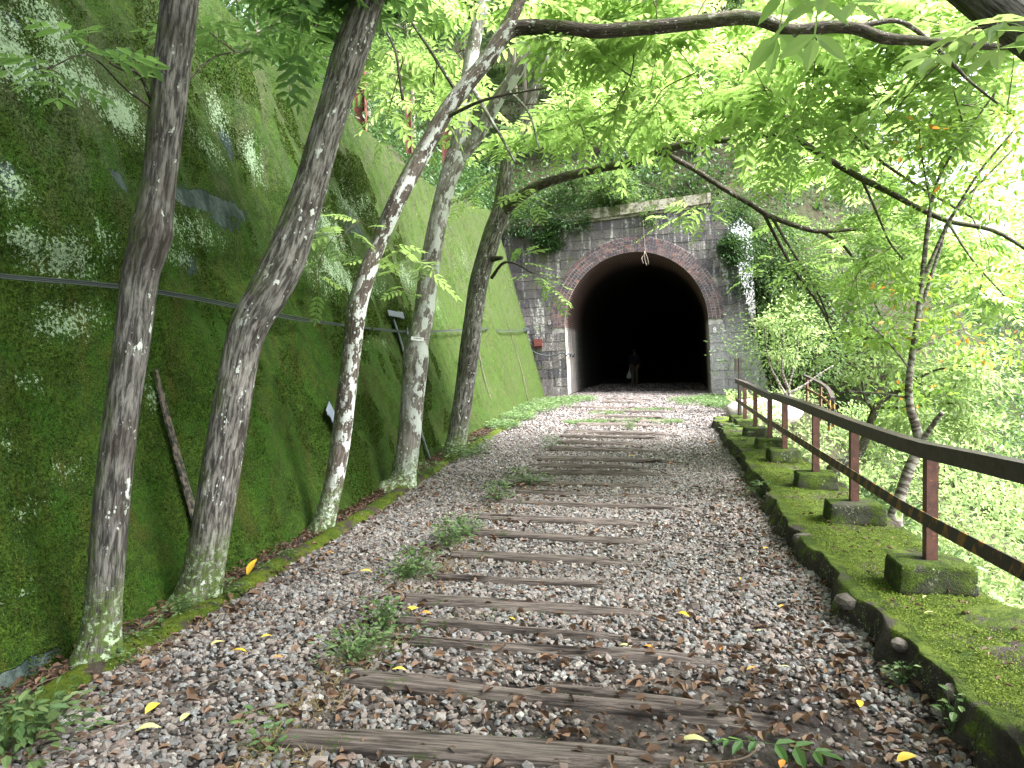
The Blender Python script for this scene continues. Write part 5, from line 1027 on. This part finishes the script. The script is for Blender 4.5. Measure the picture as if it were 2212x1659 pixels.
# single plants, copied
def plant_mesh(n, hgt, leaf, spread):
    a = rng.uniform(0, 6.28, n); h = rng.random(n)**.8*hgt; r_ = rng.random(n)*spread
    B = np.stack([np.cos(a)*r_, np.sin(a)*r_, h], -1); D = nrm(np.stack([np.cos(a), np.sin(a), rng.uniform(-.2, .5, n)], -1)); V, F = leaves(B, D, rng.normal(0, .25, B.shape)+[0, 0, 1], leaf*rng.uniform(.6, 1.25, n), .45)
    s_ = np.array([.0006, 0, 0]); b0_ = np.tile([0., 0, -.01], (n, 1)); R_ = np.stack([b0_-s_, b0_+s_, B+D*.004+s_, B+D*.004-s_], 1).reshape(-1, 3)
    return np.concatenate([V, R_]), np.concatenate([F, np.arange(4*n).reshape(-1, 4)+len(V)]), np.concatenate([np.repeat(rng.random(n), 2), np.full(n, .3)])
PM = []
for n_, h_, l_, s_ in ((95, .11, .032, .085), (150, .07, .024, .12), (26, .15, .045, .06)):
    V, F, v_ = plant_mesh(n_, h_, l_, s_); o = mesh('weed_plant', V, F, M['weed'], var=v_); PM.append(o)
pusd = set()
def put_plant(k, px, py, s, label, group='small weeds along the edges of the path', z=0.0):
    o = PM[k]
    if k in pusd: o = o.copy(); COL.objects.link(o)
    pusd.add(k); p = G(px, py, z); o.location = p; o.scale = (s, s, s); o.rotation_euler = (0, 0, rnd.uniform(0, 6.28)); tag(o, label, 'weed', group)
for k, x, y, s, l in ((0, 395, 1335, 1.2, 'weed at the foot of the big bent trunk'), (0, 480, 1300, 1.3, 'leafy weed right of the foot of the big bent trunk'), (2, 350, 1378, 1.1, 'broad leaved weed between the two nearest trunks'), (1, 290, 1400, 1.2, 'low weed right of the nearest trunk'),
        (2, 455, 1320, .8, 'small upright weed on the edging by the bent trunk'), (1, 20, 1630, 2.6, 'clump of creeping weed in the bottom left corner'), (1, 75, 1600, 2.2, 'creeping weed beside the edging near the bottom left'), (0, 250, 1440, .9, 'weed growing on the edging by the nearest trunk'), (0, 30, 1560, 1.0, 'sprig on the edging at the left edge'),
        (0, 985, 1170, 2.0, 'green weed clump at the left end of the seventh sleeper'), (0, 965, 1185, 1.6, 'smaller weed clump left of the seventh sleeper'), (0, 900, 1240, 1.8, 'weed clump at the left end of the sixth sleeper'), (1, 880, 1255, 1.8, 'spreading weed left of the sixth sleeper'), (0, 1015, 1160, 1.4, 'weed behind the eighth sleeper end'),
        (0, 830, 1355, 1.5, 'weed clump at the left end of the third sleeper'), (1, 800, 1400, 1.6, 'low weed left of the third sleeper'), (1, 765, 1430, 1.8, 'spreading weed above the second sleeper'), (2, 905, 1390, .8, 'small broad leaved weed between the third and fourth sleepers'),
        (2, 560, 1625, 1.2, 'broad leaved weed at the end of the nearest sleeper'), (2, 600, 1650, 1.0, 'weed in front of the nearest sleeper'), (0, 1075, 1085, 2.0, 'grassy weed at the left end of the tenth sleeper'), (0, 1120, 1050, 2.0, 'weed between the eleventh and twelfth sleepers'), (1, 1150, 1050, 2.0, 'low weed on the left of the twelfth sleeper'),
        (1, 1010, 990, 3.0, 'weeds around the foot of the farthest path trunk'), (0, 1035, 982, 2.6, 'leafy weed right of the farthest path trunk'), (0, 990, 1000, 2.0, 'weed at the foot of the farthest path trunk'), (2, 905, 1040, 1.6, 'weed right of the foot of the forked trunk'), (0, 930, 1030, 1.8, 'weed on the edging past the forked trunk'),
        (0, 1190, 970, 2.0, 'weed at the end of the sixteenth sleeper'), (2, 1665, 1090, 1.5, 'weed growing in the side of the stone kerb'), (0, 1640, 1075, 1.6, 'dark weed at the foot of the stone kerb'), (2, 1600, 975, 2.2, 'weed at the far foot of the stone kerb'), (0, 1575, 945, 2.2, 'bright weed where the stone kerb ends'),
        (2, 2065, 1590, 1.2, 'pale two leaved sprig beside the stone kerb'), (2, 2020, 1500, 1.0, 'sprig in the shade of the stone kerb'), (0, 1950, 1480, .9, 'small weed at the foot of the stone kerb'), (0, 575, 1245, .9, 'small weed beside the yellow leaf on the edging'), (0, 620, 1215, .9, 'weed on the edging past the big yellow leaf'), (1, 1270, 866, 2.5, 'weed at the left jamb of the tunnel'), (1, 1535, 862, 2.6, 'weed at the right jamb of the tunnel'),
        (0, 1360, 930, 1.6, 'grassy weed in the middle of the path'), (0, 520, 1290, .8, 'weed on the gravel beside the bent trunk'), (2, 1880, 1090, 1.6, 'leafy weed behind the second mossy footing')):
    put_plant(k, x, y, s, l)
# dry grass and moss tufts between the near sleepers
P = np.concatenate([ring_pts(*gp(x, y), rx, ry, n) for x, y, rx, ry, n in ((620, 1560, .12, .2, 60), (700, 1510, .12, .2, 60), (760, 1440, .12, .25, 70), (830, 1400, .1, .2, 50), (880, 1270, .12, .3, 60), (560, 1640, .12, .2, 40), (970, 1230, .12, .2, 40), (450, 1330, .1, .3, 40), (640, 1620, .2, .1, 40), (1000, 1180, .1, .3, 40), (1060, 1110, .12, .4, 50), (330, 1410, .1, .2, 30))])
n = len(P)*6; c = np.repeat(P, 6, 0)+rng.normal(0, .02, (n, 3))*[1, 1, 0]; D = nrm(rng.normal(0, .7, (n, 3))+[0, 0, .8]); V, F = leaves(c, D, rng.normal(0, 1, (n, 3)), rng.uniform(.03, .09, n), .04, 0, .3)
g1, g2 = V, F; tag(mesh('dry_grass', V, F, M['straw'], var=np.repeat(rng.random(n), 2)), 'dry straw coloured grass blades at the ends of the near sleepers', 'grass', kind='stuff')
P = np.concatenate([ring_pts(*gp(x, y), rx, ry, n) for x, y, rx, ry, n in ((800, 1600, .4, .06, 500), (1000, 1610, .35, .05, 300), (900, 1280, .2, .1, 200), (780, 1420, .12, .2, 300), (1000, 1400, .3, .05, 200), (1100, 1335, .4, .05, 250), (850, 1350, .1, .15, 200), (1150, 1510, .4, .05, 200), (620, 1590, .1, .1, 200), (960, 1200, .15, .2, 250), (1060, 1105, .2, .4, 400), (1130, 1050, .3, .5, 500))])
P = P[rng.random(len(P)) < .6]; P[:, 2] = .012+rng.random(len(P))*.012; V, F = leaves(P, nrm(rng.normal(0, 1, P.shape)+[0, 0, .5]), rng.normal(0, .5, P.shape)+[0, 0, 1], rng.uniform(.006, .014, len(P)), .6)
tag(mesh('moss_tufts', V, F, M['weed'], var=np.repeat(rng.random(len(P)), 2)), 'tiny moss tufts growing on and between the sleepers', 'moss', kind='stuff')
# moss fronds on the kerb and on the edging, so that their tops read as moss
n = 60000; y = 1.2+rng.random(n)**1.5*10; t = rng.random(n); x = kx(y)+.05+t*(railx(y)+.28-kx(y)-.05); k = fbm(x*3, y*3, 0, 1, 4, 22) > -.22; x, y = x[k], y[k]; n = len(x)
z = .168+.025*fbm(x*2.5, y*1.6, 0, 1, 4, 22)+rng.random(n)*.008
V, F = leaves(np.stack([x, y, z], -1), nrm(rng.normal(0, 1, (n, 3))+[0, 0, .5]), rng.normal(0, .5, (n, 3))+[0, 0, 1], rng.uniform(.006, .013, n), .7)
M['moss_frond'] = leaf_mat('moss_frond', (.080, .125, .02), (.150, .195, .035), (.14, .19, .03), .3, .8, .1)
mesh('moss', V, F, M['moss_frond'], kerb, var=np.repeat(rng.random(n), 2))['kind'] = 'stuff'
# brown litter
def litter(n, y0, y1, dens):
    P = pathpts(n, y0, y1, 1.2); k = rng.random(n) < dens(P); P = P[k]; n = len(P); B = np.column_stack([P, path_h(P[:, 0], P[:, 1])+.012+rng.random(n)*.03])
    a = rng.uniform(0, 6.28, n); D = np.stack([np.cos(a), np.sin(a), rng.normal(0, .25, n)], -1); return leaves(B, D, rng.normal(0, .45, (n, 3))+[0, 0, 1], rng.uniform(.02, .07, n), rng.uniform(.3, .6), .5, -.05)
V1, F1 = litter(7000, 2.0, 9, lambda P: np.clip(.10+.75*np.exp(-((P[:, 0]-cx(P[:, 1])-.12)/.22)**2)+.7*dirtmask(P)+.6*np.exp(-((P[:, 0]-kx(P[:, 1])+.12)/.22)**2)+.5*np.exp(-((P[:, 0]+.9-.16*(P[:, 1]-3))/.3)**2), 0, 1))
yv = rng.uniform(1.5, 16, 4000); xv = wx(yv)+rng.random(4000)*np.maximum(cx(yv)-wx(yv)-.08, .02); B = np.stack([xv, yv, .0+rng.random(4000)*.05], -1); a = rng.uniform(0, 6.28, 4000)
V2, F2 = leaves(B, np.stack([np.cos(a), np.sin(a), rng.normal(0, .3, 4000)], -1), rng.normal(0, .5, (4000, 3))+[0, 0, 1], rng.uniform(.02, .06, 4000), .35, .6)
yv = rng.uniform(1.5, 12, 500); xv = kx(yv)+.1+rng.random(500)*(railx(yv)+.2-kx(yv)); B = np.stack([xv, yv, .19+rng.random(500)*.01], -1); a = rng.uniform(0, 6.28, 500)
V3, F3 = leaves(B, np.stack([np.cos(a), np.sin(a), rng.normal(0, .15, 500)], -1), rng.normal(0, .3, (500, 3))+[0, 0, 1], rng.uniform(.015, .045, 500), .4, .5)
tag(mesh('leaf_litter', np.concatenate([V1, V2, V3]), np.concatenate([F1, F2+len(V1), F3+len(V1)+len(V2)]), M['brown_leaf'], var=rng.random(len(F1)+len(F2)+len(F3))), 'brown dead leaves scattered over the gravel, the kerb and the foot of the wall', 'leaf litter', kind='stuff')
# fallen leaves one can count
def leafobj(px, py, L_, az, mat, label, z=.03, tilt=0.0, wr=.42):
    p = G(px, py, z); nseg = 7; t = np.linspace(0, 1, nseg); wv = np.sin(np.pi*t**.85)**.8*wr*L_/2; wv[0] = .002; wv[-1] = .001; cur = .10*L_*np.sin(np.pi*t)+rng.normal(0, .01*L_, nseg)
    V = np.stack([np.stack([t*L_-L_/2, -wv, cur+wv*.35], -1), np.stack([t*L_-L_/2, 0*t, cur], -1), np.stack([t*L_-L_/2, wv, cur+wv*.35], -1)], 1)
    o = mesh('fallen_leaf', V, grid(nseg, 3), M[mat], smooth=True, var=np.full((nseg-1)*2, rng.random()*.9), world=False); o.location = p; o.rotation_euler = (rnd.uniform(-.2, .2), tilt, R(az)); tag(o, label, 'leaf', 'fallen coloured leaves on the path')
for a in ((545, 1225, .13, 62, 'yellow_leaf', 'big yellow leaf propped on the edging past the bent trunk', .10, -.8), (520, 1262, .06, 30, 'yellow_leaf', 'small yellow leaf below the big yellow leaf'), (1475, 1328, .09, -50, 'yellow_leaf', 'yellow leaf in the middle of the gravel right of the fifth sleeper'),
          (1857, 1520, .07, 70, 'yellow_leaf', 'crinkled yellow leaf on the dark soil near the kerb'), (1640, 1362, .03, 10, 'pale_leaf', 'pale curled leaf on the gravel'), (1695, 1440, .04, -15, 'pale_leaf', 'pale leaf right of the fourth sleeper'), (690, 1165, .06, 10, 'yellow_leaf', 'yellow leaf on the edging by the spotted trunk'), (712, 1195, .07, -10, 'orange_leaf', 'orange leaf on the gravel right of the spotted trunk'),
          (790, 1235, .09, 0, 'yellow_leaf', 'mustard leaf on the gravel left of the sixth sleeper'), (890, 1318, .10, 45, 'yellow_leaf', 'long yellow leaf in front of the fifth sleeper'), (920, 1325, .07, -20, 'orange_leaf', 'orange brown leaf beside the long yellow leaf'), (1105, 1337, .05, -40, 'yellow_leaf', 'small yellow leaf between the fourth and fifth sleepers'), (862, 1447, .07, -8, 'yellow_leaf', 'yellow green leaf behind the second sleeper'),
          (515, 1408, .09, -5, 'yellow_leaf', 'curled yellow leaf on the gravel left of the third sleeper'), (400, 1550, .07, 80, 'pale_leaf', 'round pale leaf on the gravel at lower left'), (330, 1530, .10, 80, 'yellow_leaf', 'long yellow leaf standing among the stones at lower left'), (470, 1390, .08, 40, 'pale_leaf', 'pale leaf on the gravel below the bent trunk'), (320, 1575, .10, 15, 'pale_leaf', 'long pale leaf with a red tip near the bottom left'),
          (575, 1375, .06, 30, 'yellow_leaf', 'yellow leaf on the gravel left of the fourth sleeper'), (1180, 1420, .07, -20, 'orange_leaf', 'rust brown leaf on the fourth sleeper'), (1400, 1400, .08, -40, 'orange_leaf', 'rust brown curled leaf at the end of the third sleeper'), (1350, 1395, .06, -15, 'pale_leaf', 'pale tan leaf between the third and fourth sleepers'), (1500, 1600, .10, -10, 'pale_leaf', 'long pale green leaf near the nearest sleeper'),
          (1960, 1640, .10, 20, 'yellow_leaf', 'yellow green leaf at the bottom right'), (1690, 1650, .06, 60, 'orange_leaf', 'orange brown leaf at the bottom edge'), (1655, 1185, .06, 10, 'yellow_leaf', 'yellow leaf on the gravel by the kerb'), (1735, 1192, .07, 5, 'yellow_leaf', 'yellow green leaf at the foot of the kerb'), (1600, 1250, .04, 60, 'yellow_leaf', 'small yellow leaf on the right of the gravel'),
          (1945, 1255, .05, 70, 'orange_leaf', 'brown leaf against the nearest footing', .20), (2000, 1290, .05, 30, 'pale_leaf', 'folded pale leaf on the moss below the nearest footing', .20), (2010, 1325, .06, -10, 'pale_leaf', 'pale narrow leaf on the mossy kerb', .19), (1365, 985, .10, 0, 'yellow_leaf', 'yellow leaf among the middle sleepers'), (1450, 1000, .08, 20, 'orange_leaf', 'orange leaf right of the fifteenth sleeper'),
          (1537, 955, .12, 10, 'orange_leaf', 'orange leaf on the bright gravel near the far kerb'), (600, 1420, .05, 10, 'orange_leaf', 'small rust leaf on the gravel left of the second sleeper'), (255, 1420, .07, 20, 'yellow_leaf', 'yellow leaf at the foot of the nearest trunk'), (130, 1500, .08, 15, 'yellow_leaf', 'yellow leaf in the gap behind the edging'), (105, 1512, .08, -30, 'orange_leaf', 'brown leaf behind the edging at the left edge'),
          (715, 1105, .03, 0, 'pale_leaf', 'tiny pale leaf near the spotted trunk'), (1560, 1400, .05, 50, 'orange_leaf', 'small orange leaf near the end of the third sleeper'), (1625, 1445, .06, 20, 'orange_leaf', 'orange leaf on the dark soil right of the sleepers'), (1690, 1310, .06, 35, 'orange_leaf', 'rust leaf on the gravel half way to the kerb')):
    leafobj(*a)
# fallen green leafy twig at the bottom right, small twigs
fr = G(1650, 1610, .02); mb = MB()
V, F, v_ = compound(np.array([[fr.x, fr.y, .03]]*2), np.array([[.5, -.3, .1], [-.8, .1, .1]]), np.array([[0, 0, 1.0]]*2), np.array([.20, .14]), 3, .5, .36, .1)
tag(mesh('fallen_sprig', V, F, M['leaf_left'], var=v_), 'fallen sprig of dark green leaves on the soil at the bottom right', 'sprig')
for lb, q in (('near the bottom left corner', ((160, 1600), (250, 1565), (330, 1545))), ('in front of the foot of the nearest trunk', ((240, 1500), (300, 1460), (380, 1440))), ('on the gravel left of the sixth sleeper', ((700, 1330), (760, 1300), (850, 1275))), ('curving beside the fallen green sprig', ((1500, 1650), (1600, 1640), (1640, 1615))),
              ('lying in the gap behind the edging', ((30, 1520), (100, 1470), (200, 1450))), ('on the dark gravel by the kerb', ((1700, 1400), (1740, 1440), (1755, 1470))), ('beside the left end of the nearest sleeper', ((500, 1560), (560, 1530), (600, 1525))), ('among the stones at lower left', ((350, 1500), (420, 1490), (470, 1470))), ('leaning against the kerb by the middle footings', ((1615, 1075), (1640, 1040), (1648, 985)))):
    mb = MB(); mb.tube(spline([np.array(G(x, y, .045)) for x, y in q], 4), .004, 5); tag(mb.build('fallen_twig', M['twig'], smooth=True), 'thin dead twig '+lb, 'twig', 'dead twigs on the ground')
# ================================================================== NAME PLATE
p = W(902, 732, 8.9-.155); npl = tag(empty('name_plate', tuple(p)), 'small white name plate wired to the pale forked trunk', 'sign')
npl.rotation_euler = (0, R(7), R(6))
mb = MB(); mb.box((0, 0, 0), (.145, .006, .040)); mb.build('plate', M['white'], npl, world=False)
text('エゴノキ', .026, M['ink'], 'lettering', npl, Matrix.Translation((0, -.0045, .003)) @ Matrix.Rotation(math.pi/2, 4, 'X'), .0005)
a = np.linspace(0, 2*math.pi, 24); V, F, vv = tube(np.stack([np.cos(a)*.15, .155+np.sin(a)*.16, 0*a+.004], -1), .003, 5, False); mesh('wire', V, F, M['cable_light'], npl, world=False)
# ================================================================== PERSON IN THE TUNNEL
pf = W(1371, 834, 37.5); per = (pf.x, pf.y)
def skin(name, verts, edges, rad, mat, parent, sub=2):
    me = bpy.data.meshes.new(name); me.from_pydata(verts, edges, []); o = bpy.data.objects.new(name, me); COL.objects.link(o)
    md = o.modifiers.new('s', 'SKIN'); me.skin_vertices[0].data[0].use_root = True
    for i, r_ in enumerate(rad): me.skin_vertices[0].data[i].radius = r_ if isinstance(r_, tuple) else (r_, r_)
    s2 = o.modifiers.new('u', 'SUBSURF'); s2.levels = s2.render_levels = sub
    dg = bpy.context.evaluated_depsgraph_get(); m2 = bpy.data.meshes.new_from_object(o.evaluated_get(dg)); bpy.data.objects.remove(o)
    m2.materials.clear(); m2.materials.append(mat); q = bpy.data.objects.new(name, m2); COL.objects.link(q); q.parent = parent; return q
pr = tag(empty('person', (pf.x, pf.y, 0), -.2), 'person walking away inside the dark tunnel in dark jacket and khaki trousers', 'person')
H = [(0, 0, .92), (0, .01, 1.12), (0, .0, 1.32), (0, .0, 1.42), (0, .02, 1.50), (0, .03, 1.60), (-.17, 0, 1.36), (-.22, 0, 1.10), (-.23, .04, .86), (.17, 0, 1.36), (.23, -.01, 1.10), (.23, .05, .88),
     (-.09, 0, .86), (-.10, .06, .48), (-.10, -.04, .10), (-.10, .08, .04), (.09, 0, .86), (.10, -.02, .48), (.10, .16, .10), (.10, .26, .05)]
E = [(0, 1), (1, 2), (2, 3), (3, 4), (4, 5), (2, 6), (6, 7), (7, 8), (2, 9), (9, 10), (10, 11), (0, 12), (12, 13), (13, 14), (14, 15), (0, 16), (16, 17), (17, 18), (18, 19)]
rd = [(.15, .11), (.14, .10), (.16, .11), .06, .055, .095, .065, .05, .035, .065, .05, .035, .095, .07, .05, .04, .095, .07, .05, .04]
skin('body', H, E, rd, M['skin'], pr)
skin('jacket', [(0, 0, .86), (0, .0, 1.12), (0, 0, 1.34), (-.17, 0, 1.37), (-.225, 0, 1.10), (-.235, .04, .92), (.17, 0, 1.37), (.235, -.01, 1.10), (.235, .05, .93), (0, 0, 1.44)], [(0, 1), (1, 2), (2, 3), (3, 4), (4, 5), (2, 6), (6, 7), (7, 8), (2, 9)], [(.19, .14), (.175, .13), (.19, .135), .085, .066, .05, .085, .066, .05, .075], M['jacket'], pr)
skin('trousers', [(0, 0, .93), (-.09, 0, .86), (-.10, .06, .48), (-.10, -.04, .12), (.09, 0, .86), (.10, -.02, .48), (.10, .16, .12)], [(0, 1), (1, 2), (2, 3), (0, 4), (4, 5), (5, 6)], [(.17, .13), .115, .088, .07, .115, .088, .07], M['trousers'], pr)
mb = MB()
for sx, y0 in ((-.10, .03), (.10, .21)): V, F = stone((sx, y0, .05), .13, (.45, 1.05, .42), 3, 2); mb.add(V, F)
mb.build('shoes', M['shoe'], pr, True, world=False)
V, F = stone((0, .02, 1.645), .12, (.85, .95, .75), 4, 3); mesh('hair', V, F, M['hair'], pr, True, world=False)
for sx in (-1, 1):
    mb = MB(); bx = sx*.235; mb.tube([(bx, .045, .90), (bx, .05, .85), (bx, .05, .81)], [.026, .036, .034], 8)
    for k in range(4): mb.tube([(bx+.0, .02+k*.02, .82), (bx-sx*.004, .022+k*.02, .775-.006*(k == 1)), (bx-sx*.02, .024+k*.02, .745)], [.010, .009, .007], 6)
    mb.tube([(bx-sx*.01, .02, .85), (bx-sx*.03, .0, .81), (bx-sx*.03, .005, .78)], [.011, .010, .008], 6); mb.build('hand', M['skin'], pr, True, world=False)
pk = tag(empty('shoulder_bag', (pf.x, pf.y-.19, 0), -.2), 'dark red shoulder bag on the walking person\'s back', 'bag')
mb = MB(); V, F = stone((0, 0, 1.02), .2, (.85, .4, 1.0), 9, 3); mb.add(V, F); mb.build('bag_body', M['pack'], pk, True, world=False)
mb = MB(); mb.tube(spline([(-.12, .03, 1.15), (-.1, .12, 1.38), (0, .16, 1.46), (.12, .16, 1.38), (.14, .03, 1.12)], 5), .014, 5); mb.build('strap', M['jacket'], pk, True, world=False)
bg_ = tag(empty('plastic_bag', (pf.x-.25, pf.y-.02, 0), 0), 'white plastic carrier bag hanging from the walking person\'s left hand', 'bag')
th = np.linspace(0, 2*math.pi, 20, endpoint=False); prof = [(.005, .79), (.02, .72), (.035, .64), (.07, .54), (.11, .44), (.125, .36), (.10, .29), (.03, .27)]
V = np.array([[math.cos(a)*r_*(1+.12*math.sin(3*a+k)), math.sin(a)*r_*.6, z_] for k, (r_, z_) in enumerate(prof) for a in th]); V[:, 0] -= .03*(.8-V[:, 2])*2
i = np.arange(7)[:, None]*20; j = np.arange(20)[None]; F = np.stack([i+j, i+20+j, i+20+(j+1) % 20, i+(j+1) % 20], -1).reshape(-1, 4)
mesh('bag_body', V, F, M['bag'], bg_, True, world=False)
